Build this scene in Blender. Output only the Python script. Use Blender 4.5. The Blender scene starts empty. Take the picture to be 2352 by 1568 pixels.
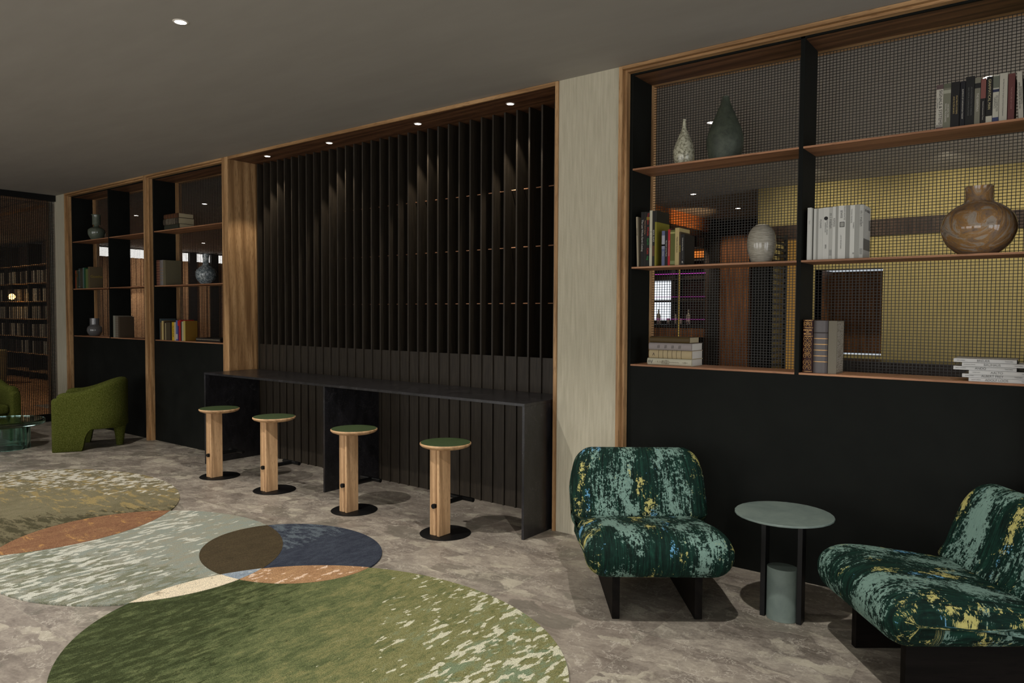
import bpy, math, random
from mathutils import Vector, Matrix
random.seed(7)
PI = math.pi
SC = bpy.context.scene
COL = SC.collection

# ------------------------------------------------------------------ helpers
def s2l(c):
    c = c / 255.0
    return c / 12.92 if c <= 0.04045 else ((c + 0.055) / 1.055) ** 2.4
def rgb(r, g, b, k=1.0):
    return (min(.9, s2l(r) * k), min(.9, s2l(g) * k), min(.9, s2l(b) * k), 1.0)

def tag(o, label=None, cat=None, group=None, kind=None):
    if label: o['label'] = label
    if cat: o['category'] = cat
    if group: o['group'] = group
    if kind: o['kind'] = kind
    return o

def thing(name, label, cat, loc=(0, 0, 0), rz=0.0, group=None, rot=None):
    o = bpy.data.objects.new(name, None)
    o.empty_display_size = .05
    COL.objects.link(o)
    o.location = loc
    o.rotation_euler = rot if rot else (0, 0, rz)
    return tag(o, label, cat, group)

class MB:
    """collects polygons, then links them as one mesh object"""
    def __init__(s): s.v = []; s.f = []; s.uv = {}
    def add(s, vs, fs):
        n = len(s.v); s.v += [tuple(v) for v in vs]; s.f += [tuple(i + n for i in f) for f in fs]
        return n
    def box(s, x0, x1, y0, y1, z0, z1):
        s.add([(x0,y0,z0),(x1,y0,z0),(x1,y1,z0),(x0,y1,z0),(x0,y0,z1),(x1,y0,z1),(x1,y1,z1),(x0,y1,z1)],
              [(0,3,2,1),(4,5,6,7),(0,1,5,4),(1,2,6,5),(2,3,7,6),(3,0,4,7)])
        return s
    def prism(s, pts, z0, z1):
        n = len(pts)
        s.add([(p[0], p[1], z0) for p in pts] + [(p[0], p[1], z1) for p in pts],
              [tuple(range(n))[::-1], tuple(range(n, 2 * n))] + [(i, (i + 1) % n, n + (i + 1) % n, n + i) for i in range(n)])
        return s
    def lathe(s, prof, seg=40, cx=0, cy=0, caps=True):
        vs = []; fs = []
        m = len(prof)
        for r, z in prof:
            for k in range(seg):
                a = 2 * PI * k / seg
                vs.append((cx + r * math.cos(a), cy + r * math.sin(a), z))
        for i in range(m - 1):
            for k in range(seg):
                k2 = (k + 1) % seg
                fs.append((i * seg + k, i * seg + k2, (i + 1) * seg + k2, (i + 1) * seg + k))
        if caps: fs.append(tuple(range(seg))[::-1]); fs.append(tuple((m - 1) * seg + k for k in range(seg)))
        s.add(vs, fs); return s
    def tube(s, p, q, r, seg=12):
        p = Vector(p); q = Vector(q); d = (q - p).normalized()
        a = d.orthogonal().normalized(); b = d.cross(a)
        vs = []
        for c in (p, q):
            for k in range(seg):
                t = 2 * PI * k / seg
                vs.append(c + a * (r * math.cos(t)) + b * (r * math.sin(t)))
        s.add(vs, [tuple(range(seg))[::-1], tuple(range(seg, 2 * seg))] +
              [(k, (k + 1) % seg, seg + (k + 1) % seg, seg + k) for k in range(seg)])
        return s
    def build(s, name, mat, parent=None, smooth=False, bevel=0, seg=2, sub=0, angle=40):
        me = bpy.data.meshes.new(name)
        me.from_pydata(s.v, [], s.f)
        me.update()
        if s.uv:
            uvl = me.uv_layers.new(name='UVMap')
            for poly in me.polygons:
                for li in poly.loop_indices:
                    uvl.data[li].uv = s.uv.get(me.loops[li].vertex_index, (0, 0))
        if mat: me.materials.append(mat)
        o = bpy.data.objects.new(name, me)
        COL.objects.link(o)
        if parent: o.parent = parent
        if smooth:
            me.polygons.foreach_set('use_smooth', [True] * len(me.polygons))
            if smooth == 'auto':
                me.set_sharp_from_angle(angle=math.radians(angle))
        if bevel:
            m = o.modifiers.new('bevel', 'BEVEL'); m.width = bevel; m.segments = seg; m.limit_method = 'ANGLE'
            m.angle_limit = math.radians(35)
        if sub:
            m = o.modifiers.new('sub', 'SUBSURF'); m.levels = sub; m.render_levels = sub
        return o

def bx(name, mat, b, parent=None, bevel=0, kind=None):
    o = MB().box(*b).build(name, mat, parent, bevel=bevel)
    if kind: o['kind'] = kind
    return o
def struct(name, mat, *boxes, bevel=0):
    m = MB()
    for b in boxes: m.box(*b)
    o = m.build(name, mat, None, bevel=bevel); o['kind'] = 'structure'
    return o
def copy_tree(o, parent=None):
    c = o.copy(); COL.objects.link(c)
    if parent: c.parent = parent
    for ch in o.children: copy_tree(ch, c)
    return c

def text(s, size, mat, parent, loc, right, up, name='lettering', sx=1.0, align='CENTER'):
    cu = bpy.data.curves.new(name, 'FONT')
    cu.body = s; cu.size = size; cu.align_x = align; cu.align_y = 'CENTER'; cu.extrude = .0002
    cu.materials.append(mat)
    o = bpy.data.objects.new(name, cu); COL.objects.link(o)
    r = Vector(right); u = Vector(up); n = r.cross(u)
    M = Matrix((r * sx, u, n)).transposed().to_4x4(); M.translation = Vector(loc)
    FONTS.append((o, parent, M, name))
    return o
FONTS = []
DOWN, XP, ZP = (0, 0, -1), (1, 0, 0), (0, 0, 1)

# ------------------------------------------------------------------ materials
class Mat:
    def __init__(s, name, rough=.5, spec=.5, metal=0.0, color=(.5, .5, .5, 1)):
        s.m = bpy.data.materials.new(name); s.m.use_nodes = True
        s.t = s.m.node_tree; s.b = s.t.nodes['Principled BSDF']
        s.b.inputs['Roughness'].default_value = rough
        s.b.inputs['Specular IOR Level'].default_value = spec
        s.b.inputs['Metallic'].default_value = metal
        s.b.inputs['Base Color'].default_value = color
        s._tc = None
    def link(s, a, b): s.t.links.new(a, b)
    def inp(s, sock, v):
        if hasattr(v, 'is_linked') or hasattr(v, 'links'): s.link(v, sock)
        else: sock.default_value = v
    def co(s, kind='Object'):
        if not s._tc: s._tc = s.t.nodes.new('ShaderNodeTexCoord')
        return s._tc.outputs[kind]
    def map(s, scale=(1, 1, 1), loc=(0, 0, 0), rot=(0, 0, 0), vec=None):
        n = s.t.nodes.new('ShaderNodeMapping'); s.link(vec if vec is not None else s.co(), n.inputs['Vector'])
        n.inputs['Scale'].default_value = scale; n.inputs['Location'].default_value = loc; n.inputs['Rotation'].default_value = rot
        return n.outputs[0]
    def noise(s, vec=None, scale=5., detail=3., rough=.5, dist=0.):
        n = s.t.nodes.new('ShaderNodeTexNoise'); s.link(vec if vec is not None else s.co(), n.inputs['Vector'])
        n.inputs['Scale'].default_value = scale; n.inputs['Detail'].default_value = detail
        n.inputs['Roughness'].default_value = rough; n.inputs['Distortion'].default_value = dist
        return n.outputs['Fac']
    def voro(s, vec=None, scale=5., feature='F1', out='Distance'):
        n = s.t.nodes.new('ShaderNodeTexVoronoi'); n.feature = feature
        s.link(vec if vec is not None else s.co(), n.inputs['Vector']); n.inputs['Scale'].default_value = scale
        return n.outputs[out]
    def wave(s, vec=None, scale=5., dist=0., axis='X', detail=0):
        n = s.t.nodes.new('ShaderNodeTexWave'); n.bands_direction = axis
        s.link(vec if vec is not None else s.co(), n.inputs['Vector'])
        n.inputs['Scale'].default_value = scale; n.inputs['Distortion'].default_value = dist; n.inputs['Detail'].default_value = detail
        return n.outputs['Fac']
    def ramp(s, fac, stops, interp='LINEAR'):
        n = s.t.nodes.new('ShaderNodeValToRGB'); r = n.color_ramp; r.interpolation = interp
        while len(r.elements) < len(stops): r.elements.new(.5)
        for e, (p, c) in zip(r.elements, stops):
            e.position = p; e.color = c if isinstance(c, tuple) else (c, c, c, 1)
        s.link(fac, n.inputs['Fac']); return n.outputs['Color']
    def thr(s, fac, a, b):
        n = s.t.nodes.new('ShaderNodeMapRange'); n.interpolation_type = 'SMOOTHSTEP'
        s.link(fac, n.inputs['Value']); n.inputs['From Min'].default_value = a; n.inputs['From Max'].default_value = b
        return n.outputs[0]
    def mix(s, fac, a, b, blend='MIX'):
        n = s.t.nodes.new('ShaderNodeMix'); n.data_type = 'RGBA'; n.blend_type = blend
        s.inp(n.inputs['Factor'], fac); s.inp(n.inputs['A'] if False else n.inputs[6], a); s.inp(n.inputs[7], b)
        return n.outputs[2]
    def math(s, op, a, b=0.0):
        n = s.t.nodes.new('ShaderNodeMath'); n.operation = op
        s.inp(n.inputs[0], a); s.inp(n.inputs[1], b); return n.outputs[0]
    def xyz(s, vec=None):
        n = s.t.nodes.new('ShaderNodeSeparateXYZ'); s.link(vec if vec is not None else s.co(), n.inputs[0]); return n.outputs
    def vmath(s, op, a, b):
        n = s.t.nodes.new('ShaderNodeVectorMath'); n.operation = op
        s.inp(n.inputs[0], a); s.inp(n.inputs[1], b); return n.outputs[0]
    def bump(s, h, strength=.3, dist=.01):
        n = s.t.nodes.new('ShaderNodeBump'); n.inputs['Strength'].default_value = strength; n.inputs['Distance'].default_value = dist
        s.link(h, n.inputs['Height']); s.link(n.outputs[0], s.b.inputs['Normal'])
    def color(s, c): s.inp(s.b.inputs['Base Color'], c); return s.m
    def rough(s, r): s.inp(s.b.inputs['Roughness'], r)

def plain(name, c, rough=.55, spec=.4, metal=0.0):
    return Mat(name, rough, spec, metal, c).m
def emis(name, c, strength):
    M = Mat(name, .5, 0, 0, (0, 0, 0, 1))
    M.b.inputs['Emission Color'].default_value = c; M.b.inputs['Emission Strength'].default_value = strength
    return M.m

def wood(name, axis, dark, mid, light, rough=.5, sc=1.0, spec=.35):
    M = Mat(name, rough, spec)
    st = {'X': (.06, 1, 1), 'Y': (1, .06, 1), 'Z': (1, 1, .06)}[axis]
    st = tuple(q * sc for q in st)
    v = M.map(st)
    warp = M.noise(v, 9, 2, .5)
    big = M.noise(v, 22, 4, .6, 1.2)
    fine = M.noise(M.map(tuple(q * 1 for q in st)), 160, 2, .7)
    ring = M.wave(v, 6.0, 9.0, 'DIAGONAL', 2)
    f = M.math('ADD', M.math('MULTIPLY', big, .62), M.math('MULTIPLY', ring, .25))
    f = M.math('ADD', f, M.math('MULTIPLY', warp, .16))
    c = M.ramp(f, [(.28, dark), (.52, mid), (.75, light)])
    c = M.mix(M.thr(fine, .52, .72), c, dark)
    M.bump(fine, .08, .002)
    return M.color(c)

OAK = (rgb(116, 85, 54, 1.15), rgb(160, 124, 84, 1.15), rgb(186, 150, 108, 1.15))
oakX = wood('oak_x', 'X', *OAK); oakY = wood('oak_y', 'Y', *OAK); oakZ = wood('oak_z', 'Z', *OAK)
LOAK = (rgb(150, 118, 84, 1.2), rgb(180, 144, 106, 1.2), rgb(198, 162, 122, 1.2))
paleoak = wood('pale_oak', 'Z', *LOAK, sc=1.4)
paleoakX = wood('pale_oak_x', 'X', *LOAK, sc=1.4)
WAL = (rgb(62, 40, 26, 1.2), rgb(92, 62, 42, 1.2), rgb(116, 82, 56, 1.2))
walX = wood('walnut_x', 'X', *WAL)
SHE = (rgb(120, 82, 56, 1.2), rgb(150, 106, 76, 1.2), rgb(172, 126, 92, 1.2))
shelfwood = wood('shelf_wood', 'X', *SHE)

def m_black():
    M = Mat('black_lacquer', .7, .12)
    n = M.noise(None, 3.5, 4, .6)
    c = M.ramp(n, [(.3, (.0038, .0046, .0038, 1)), (.7, (.0075, .0085, .0072, 1))])
    M.rough(M.math('ADD', M.math('MULTIPLY', n, .2), .6))
    return M.color(c)
black = m_black()
blackmetal = plain('black_metal', (.006, .006, .006, 1), .42, .22)
wirem = plain('wire_metal', (.012, .0115, .010, 1), .5, .4)
def m_slat():
    M = Mat('bronze_slat', .5, .25)
    n = M.noise(M.map((1, 1, .08)), 60, 3, .6)
    return M.color(M.ramp(n, [(.3, (.020, .0155, .011, 1)), (.7, (.038, .030, .021, 1))]))
slatm = m_slat()
def m_stone():
    M = Mat('black_granite', .3, .5)
    sp = M.noise(None, 130, 3, .75)
    pt = M.noise(M.map((1, 1, .4)), 14, 4, .6)
    vein = M.math('ABSOLUTE', M.math('SUBTRACT', M.noise(M.map((1, 1, 1), rot=(.3, .5, .2)), 5, 4, .55, .8), .5))
    c = M.ramp(pt, [(.35, (.007, .007, .008, 1)), (.7, (.020, .019, .022, 1))])
    c = M.mix(M.math('MULTIPLY', M.thr(sp, .58, .75), .55), c, (.11, .108, .115, 1))
    c = M.mix(M.math('MULTIPLY', M.thr(vein, .006, .0), .25), c, (.13, .12, .12, 1))
    return M.color(c)
granite = m_stone()
def m_textile(name, c1, c2, s=1.0):
    M = Mat(name, .9, .15)
    v = M.map((1, 1, 1), rot=(0, PI / 4, 0))
    w = M.math('MULTIPLY', M.wave(v, 62 * s, .6, 'X'), M.wave(v, 62 * s, .6, 'Z'))
    st = M.noise(M.map((1, 1, .06)), 60, 3, .6)
    f = M.math('ADD', M.math('MULTIPLY', w, .55), M.math('MULTIPLY', st, .6))
    M.bump(w, .35, .002)
    return M.color(M.ramp(f, [(.2, c1), (.75, c2)]))
textile = m_textile('woven_wallcover', rgb(140, 134, 116, 1.45), rgb(182, 176, 158, 1.45))
yellowcloth = m_textile('olive_wallcover', rgb(128, 116, 74, 1.2), rgb(170, 154, 106, 1.2), .8)
def m_ceiling():
    M = Mat('ceiling_plaster', .85, .2)
    n = M.noise(M.map((.25, 1, 1)), 5, 3, .6)
    return M.color(M.ramp(n, [(.3, rgb(156, 152, 146)), (.7, rgb(162, 158, 152))]))
ceilm = m_ceiling()
def m_floor():
    M = Mat('grey_breccia_tiles', .42, .4)
    P = .907
    v = M.map((1 / P, 1 / P, 1), loc=(1.61 / P, 2.966 / P, 0))
    fl = M.vmath('FLOOR', v, (0, 0, 0))
    wn = M.t.nodes.new('ShaderNodeTexWhiteNoise'); M.link(fl, wn.inputs['Vector'])
    off = M.vmath('SCALE', wn.outputs['Color'], (0, 0, 0)); off.node.inputs['Scale'].default_value = 9.0
    p = M.vmath('ADD', M.co(), off)
    warp = M.t.nodes.new('ShaderNodeTexNoise'); M.link(p, warp.inputs['Vector']); warp.inputs['Scale'].default_value = 5.0; warp.inputs['Detail'].default_value = 6; warp.inputs['Roughness'].default_value = .65
    wv = M.vmath('SCALE', warp.outputs['Color'], (0, 0, 0)); wv.node.inputs['Scale'].default_value = .16
    q = M.vmath('ADD', p, wv)
    qa = M.map((.8, 1.9, 1), rot=(0, 0, .45), vec=q)
    qb = M.map((1, 2.2, 1), rot=(0, 0, -.25), loc=(4, 1, 0), vec=q)
    ca = M.xyz(M.voro(qa, 2.6, 'F1', 'Color'))
    cb = M.xyz(M.voro(qb, 5.6, 'F1', 'Color'))
    cc = M.xyz(M.voro(qb, 13.0, 'F1', 'Color'))
    ea = M.voro(qa, 2.6, 'DISTANCE_TO_EDGE', 'Distance')
    eb = M.voro(qb, 5.6, 'DISTANCE_TO_EDGE', 'Distance')
    n1 = M.noise(q, 5, 6, .7, .3)
    n2 = M.noise(p, 60, 4, .75)
    st = M.noise(M.map((1.3, 7, 1), rot=(0, 0, .35), vec=q), 8, 5, .7, .2)
    def c0(x, k): return M.math('MULTIPLY', M.math('SUBTRACT', x, .5), k)
    f = M.math('ADD', .5, c0(n1, .75))
    for x, k in ((st, .55), (n2, .42), (ca[0], .20), (cb[1], .16), (cc[2], .10)): f = M.math('ADD', f, c0(x, k))
    c = M.ramp(f, [(.22, rgb(84, 78, 70, 1.4)), (.42, rgb(112, 105, 96, 1.4)), (.55, rgb(130, 123, 112, 1.4)), (.68, rgb(146, 139, 126, 1.4)), (.85, rgb(172, 165, 150, 1.4))])
    c = M.mix(M.math('MULTIPLY', M.xyz(wn.outputs['Color'])[2], .35), c, rgb(122, 110, 99, 1.4))
    dk = M.math('MULTIPLY', M.thr(ca[1], .78, .84), M.thr(ea, .0, .03))
    dk = M.math('MULTIPLY', dk, M.thr(n1, .66, .5))
    c = M.mix(M.math('MULTIPLY', dk, .6), c, rgb(92, 88, 78, 1.4))
    lt = M.math('MULTIPLY', M.thr(cb[0], .80, .88), M.thr(n1, .4, .58))
    c = M.mix(M.math('MULTIPLY', lt, .55), c, rgb(166, 160, 142, 1.4))
    vn = M.math('ABSOLUTE', M.math('SUBTRACT', M.noise(q, 3.2, 6, .62, .2), .5))
    c = M.mix(M.math('MULTIPLY', M.thr(vn, .008, .0), .5), c, rgb(184, 178, 164, 1.4))
    c = M.mix(M.math('MULTIPLY', M.thr(eb, .012, .0), M.math('MULTIPLY', M.thr(n1, .45, .6), .4)), c, rgb(180, 173, 158, 1.4)) if False else c
    fr = M.xyz(M.vmath('FRACTION', v, (0, 0, 0)))
    ed = M.math('MINIMUM', M.math('MINIMUM', fr[0], M.math('SUBTRACT', 1.0, fr[0])), M.math('MINIMUM', fr[1], M.math('SUBTRACT', 1.0, fr[1])))
    g = M.thr(ed, .0024, .0010)
    c = M.mix(M.math('MULTIPLY', g, .6), c, rgb(150, 144, 130, 1.1))
    M.rough(M.math('ADD', M.math('MULTIPLY', n1, .3), .32))
    M.bump(M.math('SUBTRACT', M.math('MULTIPLY', f, .3), g), .12, .003)
    return M.color(c)
floorm = m_floor()

# ---- rug fields (object origin = room origin, so object coordinates are room metres)
def rug_mat(name, stops, dash=None, dashcol=None, grad=None, patch=None, patch2=None, seed=0.0):
    M = Mat(name, .95, .1)
    L = (seed, seed * .7, 0)
    grain = M.noise(None, 210, 2, .85)
    n = M.noise(M.map((2.2, .9, 1), loc=L), 4.5, 7, .75, .2)
    mid = M.noise(M.map((3, 1.2, 1), loc=L), 13, 4, .75)
    f = M.math('ADD', M.math('MULTIPLY', n, .65), M.math('MULTIPLY', mid, .42))
    f = M.math('ADD', f, M.math('MULTIPLY', M.math('SUBTRACT', grain, .5), .12))
    xy = M.xyz()
    if grad:
        ax, a, b, amt = grad
        g = M.math('ADD', M.math('MULTIPLY', xy[0], ax[0]), M.math('MULTIPLY', xy[1], ax[1]))
        gt = M.thr(g, a, b)
        f = M.math('ADD', f, M.math('MULTIPLY', M.math('SUBTRACT', gt, .5), amt))
    c = M.ramp(f, stops)
    for pt in (patch, patch2):
        if pt:
            ax, a, b, sc, lo, hi, col, amt = pt
            g = M.thr(M.math('ADD', M.math('MULTIPLY', xy[0], ax[0]), M.math('MULTIPLY', xy[1], ax[1])), a, b)
            pn = M.noise(M.map((sc[0], sc[1], 1), loc=(seed + 3 + lo, 1.3 + hi, 0)), 1.0, 5, .72, .2)
            c = M.mix(M.math('MULTIPLY', M.thr(M.math('ADD', pn, M.math('MULTIPLY', M.math('SUBTRACT', g, 1.0), .5)), lo, hi), amt), c, col)
    if dash:
        ax, a, b, sc, lo, hi = dash
        g = M.thr(M.math('ADD', M.math('MULTIPLY', xy[0], ax[0]), M.math('MULTIPLY', xy[1], ax[1])), a, b)
        dn = M.noise(M.map((sc[0], sc[1], 1), loc=L), 1.0, 2, .55, .1)
        dn2 = M.noise(M.map((sc[0] * .36, sc[1] * .36, 1), loc=(seed + 9, 2, 0)), 1.0, 3, .6, .1)
        dn = M.math('ADD', M.math('MULTIPLY', dn, .6), M.math('MULTIPLY', dn2, .4))
        dn = M.math('ADD', dn, M.math('MULTIPLY', M.math('SUBTRACT', grain, .5), .08))
        dn = M.math('ADD', dn, M.math('MULTIPLY', M.math('SUBTRACT', g, 1.0), .22))
        c = M.mix(M.thr(dn, lo, hi), c, dashcol)
    c = M.mix(1.0, c, M.ramp(grain, [(.3, .42), (.5, .95), (.7, 1.45)]), 'MULTIPLY')
    M.bump(grain, .7, .006)
    return M.color(c)
K = 1.5
rug_green = rug_mat('rug_green', [(.26, rgb(38, 44, 26, K)), (.42, rgb(66, 74, 46, K)), (.54, rgb(86, 92, 60, K)), (.66, rgb(112, 110, 72, K)), (.80, rgb(106, 118, 92, K))],
    dash=((.9, .6), -4.6, -2.9, (26, 10), .52, .545), dashcol=rgb(176, 174, 152, K), grad=((.8, .6), -4.6, -2.8, .26),
    patch=((1, .2), -3.4, -2.4, (7, 4), .50, .60, rgb(104, 120, 96, K), .75), patch2=((-.8, -.6), 2.9, 4.4, (26, 8), .44, .52, rgb(42, 48, 26, K), .75), seed=1.0)
rug_grey = rug_mat('rug_grey', [(.25, rgb(84, 94, 84, K)), (.42, rgb(108, 115, 106, K)), (.58, rgb(120, 127, 118, K)), (.78, rgb(130, 124, 106, K))],
    dash=((-.7, -.7), 3.6, 5.1, (24, 9), .515, .545), dashcol=rgb(170, 170, 158, K), grad=((.3, 1), -2.9, -1.2, -.22),
    patch=((.3, 1), -3.2, -2.5, (18, 8), .50, .58, rgb(70, 80, 70, K), .7), patch2=((.3, -1), .1, 1.0, (16, 6), .47, .53, rgb(96, 98, 78, K), .75), seed=5.0)
rug_olive = rug_mat('rug_olive', [(.25, rgb(64, 60, 44, K)), (.42, rgb(88, 82, 62, K)), (.58, rgb(102, 96, 74, K)), (.8, rgb(116, 110, 88, K))],
    dash=((-.6, .8), 2.0, 3.4, (22, 12), .495, .525), dashcol=rgb(178, 174, 160, K), grad=((-1, .3), 4.6, 6.4, .2),
    patch=((-.3, .9), -.6, .3, (4, 12), .50, .58, rgb(142, 124, 80, K), .7), patch2=((.9, -.6), -4.9, -4.2, (5, 16), .45, .54, rgb(52, 50, 34, K), .8), seed=9.0)
rug_navy = rug_mat('rug_navy', [(.3, rgb(34, 37, 47, K)), (.48, rgb(44, 48, 58, K)), (.7, rgb(60, 66, 75, K))],
    patch=((-1, 0), 3.75, 4.25, (9, 16), .44, .56, rgb(84, 93, 99, K), .8), seed=12.0)
rug_brown = rug_mat('rug_brown', [(.3, rgb(52, 45, 32, K)), (.6, rgb(64, 55, 39, K)), (.8, rgb(72, 62, 44, K))], seed=14.0)
rug_terra = rug_mat('rug_terracotta', [(.3, rgb(92, 64, 46, K)), (.5, rgb(114, 82, 60, K)), (.7, rgb(130, 98, 70, K))],
    patch=((0, 0), -1, -.5, (3, 9), .56, .63, rgb(168, 128, 76, K), .7), patch2=((0, 0), -1, -.5, (12, 12), .62, .68, rgb(74, 48, 36, K), .7), seed=17.0)
rug_sand = rug_mat('rug_sand', [(.3, rgb(118, 86, 62, K)), (.5, rgb(140, 108, 78, K)), (.7, rgb(156, 124, 90, K))],
    dash=((0, 0), -1, -.5, (24, 12), .56, .59), dashcol=rgb(188, 164, 142, K), seed=19.0)
rug_cream = rug_mat('rug_cream', [(.3, rgb(180, 168, 146, K)), (.6, rgb(196, 184, 160, K))],
    patch=((0, 0), -1, -.5, (9, 8), .57, .62, rgb(132, 120, 98, K), .8), seed=21.0)
rug_blue = rug_mat('rug_pale_blue', [(.3, rgb(92, 104, 116, K)), (.6, rgb(128, 138, 146, K))],
    dash=((0, 0), -1, -.5, (8, 8), .52, .57), dashcol=rgb(176, 180, 178, K), seed=23.0)
rug_edge = plain('rug_edge', rgb(70, 68, 58), .95, .1)

def m_lounge():
    M = Mat('abstract_jacquard', .8, .15)
    uv = M.co('UV')
    U = M.xyz(uv)
    warp = M.noise(M.map((85, 5, 1), vec=uv), 1.0, 2, .7)
    fine = M.noise(M.map((46, 34, 1), vec=uv), 1.0, 5, .8)
    speck = M.noise(M.map((120, 90, 1), vec=uv), 1.0, 2, .7)
    thread = M.noise(M.map((260, 12, 1), vec=uv), 1.0, 2, .7)
    base = M.ramp(M.math('ADD', M.math('ADD', M.math('MULTIPLY', warp, .45), M.math('MULTIPLY', thread, .3)), M.math('MULTIPLY', fine, .25)),
                  [(.36, (.0015, .0035, .003, 1)), (.5, (.0035, .018, .0125, 1)), (.62, (.010, .052, .034, 1))])
    def col(ph):
        return M.math('COSINE', M.math('MULTIPLY', M.math('ADD', U[0], ph), 2 * PI / .39))
    def mask(loc, sx, sy, lo, hi, ph, ka, k=.9, kc=.085):
        b = M.noise(M.map((sx, sy, 1), loc=loc, vec=uv), 1.0, 3, .55)
        e = M.math('ADD', b, M.math('MULTIPLY', M.math('SUBTRACT', fine, .5), k))
        e = M.math('ADD', e, M.math('MULTIPLY', M.math('SUBTRACT', warp, .5), ka))
        e = M.math('ADD', e, M.math('MULTIPLY', M.math('SUBTRACT', speck, .5), .35))
        e = M.math('ADD', e, M.math('MULTIPLY', col(ph), kc))
        return M.thr(e, lo, hi)
    c = M.mix(mask((3.1, 1.7, 0), 7.0, 3.4, .555, .585, -.195, .3), base, rgb(104, 130, 120, 1.2))
    c = M.mix(mask((11.3, 4.2, 0), 7.5, 4.6, .675, .70, .0, .2, .75, .07), c, rgb(160, 154, 94, 1.25))
    c = M.mix(mask((27.4, 9.6, 0), 9.0, 4.0, .72, .735, -.06, .1, .35, .07), c, rgb(86, 134, 166, 1.25))
    c = M.mix(M.math('MULTIPLY', M.thr(thread, .52, .68), .3), c, (.003, .009, .007, 1))
    M.bump(M.math('ADD', thread, M.math('MULTIPLY', fine, .5)), .35, .004)
    return M.color(c)
lounge_cloth = m_lounge()
darkwood = wood('dark_stained_wood', 'Y', (.003, .0022, .0018, 1), (.005, .004, .003, 1), (.008, .006, .005, 1), .6, spec=.08)
def m_boucle():
    M = Mat('green_boucle', .95, .1)
    n = M.noise(None, 95, 3, .75)
    c = M.ramp(n, [(.3, rgb(54, 62, 18, .85)), (.5, rgb(78, 84, 32, .85)), (.72, rgb(112, 114, 60, .85))])
    M.bump(n, .5, .006)
    return M.color(c)
boucle = m_boucle()
def m_seat():
    M = Mat('green_leather', .5, .4)
    n = M.noise(M.map((1, 3, 1)), 30, 5, .7)
    M.bump(n, .12, .003)
    return M.color(M.ramp(n, [(.3, rgb(40, 54, 30, 1.25)), (.7, rgb(58, 74, 42, 1.25))]))
greenseat = m_seat()
def m_teal(name, a, b):
    M = Mat(name, .5, .4)
    n = M.noise(None, 7, 6, .68, .5)
    return M.color(M.ramp(n, [(.3, a), (.7, b)]))
tealstone = m_teal('grey_green_stone', rgb(84, 96, 92, 1.35), rgb(104, 116, 109, 1.35))
def m_glass():
    M = Mat('green_glass', .03, .5)
    M.b.inputs['Transmission Weight'].default_value = 1.0; M.b.inputs['IOR'].default_value = 1.45
    M.b.inputs['Base Color'].default_value = (.62, .93, .84, 1)
    return M.m
greenglass = m_glass()
whitepage = plain('paper', rgb(206, 204, 196), .8, .2)
agedpage = plain('aged_paper', rgb(176, 164, 134), .8, .2)
ink = plain('ink_black', (.012, .012, .012, 1), .6, .3)
inkgrey = plain('ink_grey', rgb(92, 92, 90), .6, .3)
inkwhite = plain('ink_white', rgb(196, 192, 182), .6, .3)
inkyellow = plain('ink_yellow', rgb(200, 180, 60), .6, .3)
inkred = plain('ink_red', rgb(176, 40, 30), .6, .3)
inkgreen = plain('ink_green', rgb(30, 130, 60), .6, .3)
gold = plain('gold_foil', rgb(182, 140, 84), .35, .5, .7)
_pm = {}
def cm(r, g, b, rough=.6):
    k = (r, g, b, rough)
    if k not in _pm: _pm[k] = plain('cover_%d_%d_%d' % (r, g, b), rgb(r, g, b), rough, .35)
    return _pm[k]
lampglow = emis('lamp_glow', (1, .93, .82, 1), 14)
whitering = plain('lamp_trim', rgb(220, 214, 204), .5)

# ------------------------------------------------------------------ room shell
H = 3.2875
struct('floor', floorm, (-11.75, 4.2, -9.2, .43, -.1, 0), (-14, 4.2, .43, 9.0, -.1, 0))
annexwood = wood('annex_floor_wood', 'Y', rgb(120, 84, 52, 1.3), rgb(160, 116, 76, 1.3), rgb(186, 142, 98, 1.3))
struct('floor_annex', annexwood, (-24, -11.75, -9.2, .43, -.1, 0), (-24, -14, .43, 9.0, -.1, 0))
struct('ceiling', ceilm, (-24, 4.2, -9.2, 9.0, H, H + .1))
struct('wall_corner', textile, (-11.97, -11.412, 0, .43, 0, H))
struct('wall_pier', textile, (-2.942, -2.45, 0, .43, 0, H))
struct('wall_end', textile, (-.07, 4.2, 0, .43, 0, H))
struct('wall_left', textile, (-11.85, -11.75, -9.2, -4.6, 0, H))
BW = ((-10.6, -7.2), (-6.2, -2.8), (-1.8, 1.6))
BE = (85, 120, 110)
bb = [(-11.85, 4.2, -9.2, -9.1, 2.8, H), (-11.85, -10.6, -9.2, -9.1, 0, 2.8), (-7.2, -6.2, -9.2, -9.1, 0, 2.8), (-2.8, -1.8, -9.2, -9.1, 0, 2.8), (1.6, 4.2, -9.2, -9.1, 0, 2.8)]
struct('wall_back', textile, *bb)
for i, (a, b) in enumerate(BW):
    m = MB()
    m.box(a, a + .06, -9.2, -9.08, 0, 2.8).box(b - .06, b, -9.2, -9.08, 0, 2.8).box(a, b, -9.2, -9.08, 2.74, 2.8).box(a, b, -9.2, -9.08, 0, .06)
    m.box((a + b) / 2 - .03, (a + b) / 2 + .03, -9.17, -9.1, 0, 2.8)
    o = m.build('window_%d' % (i + 5), blackmetal); o['kind'] = 'structure'
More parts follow.
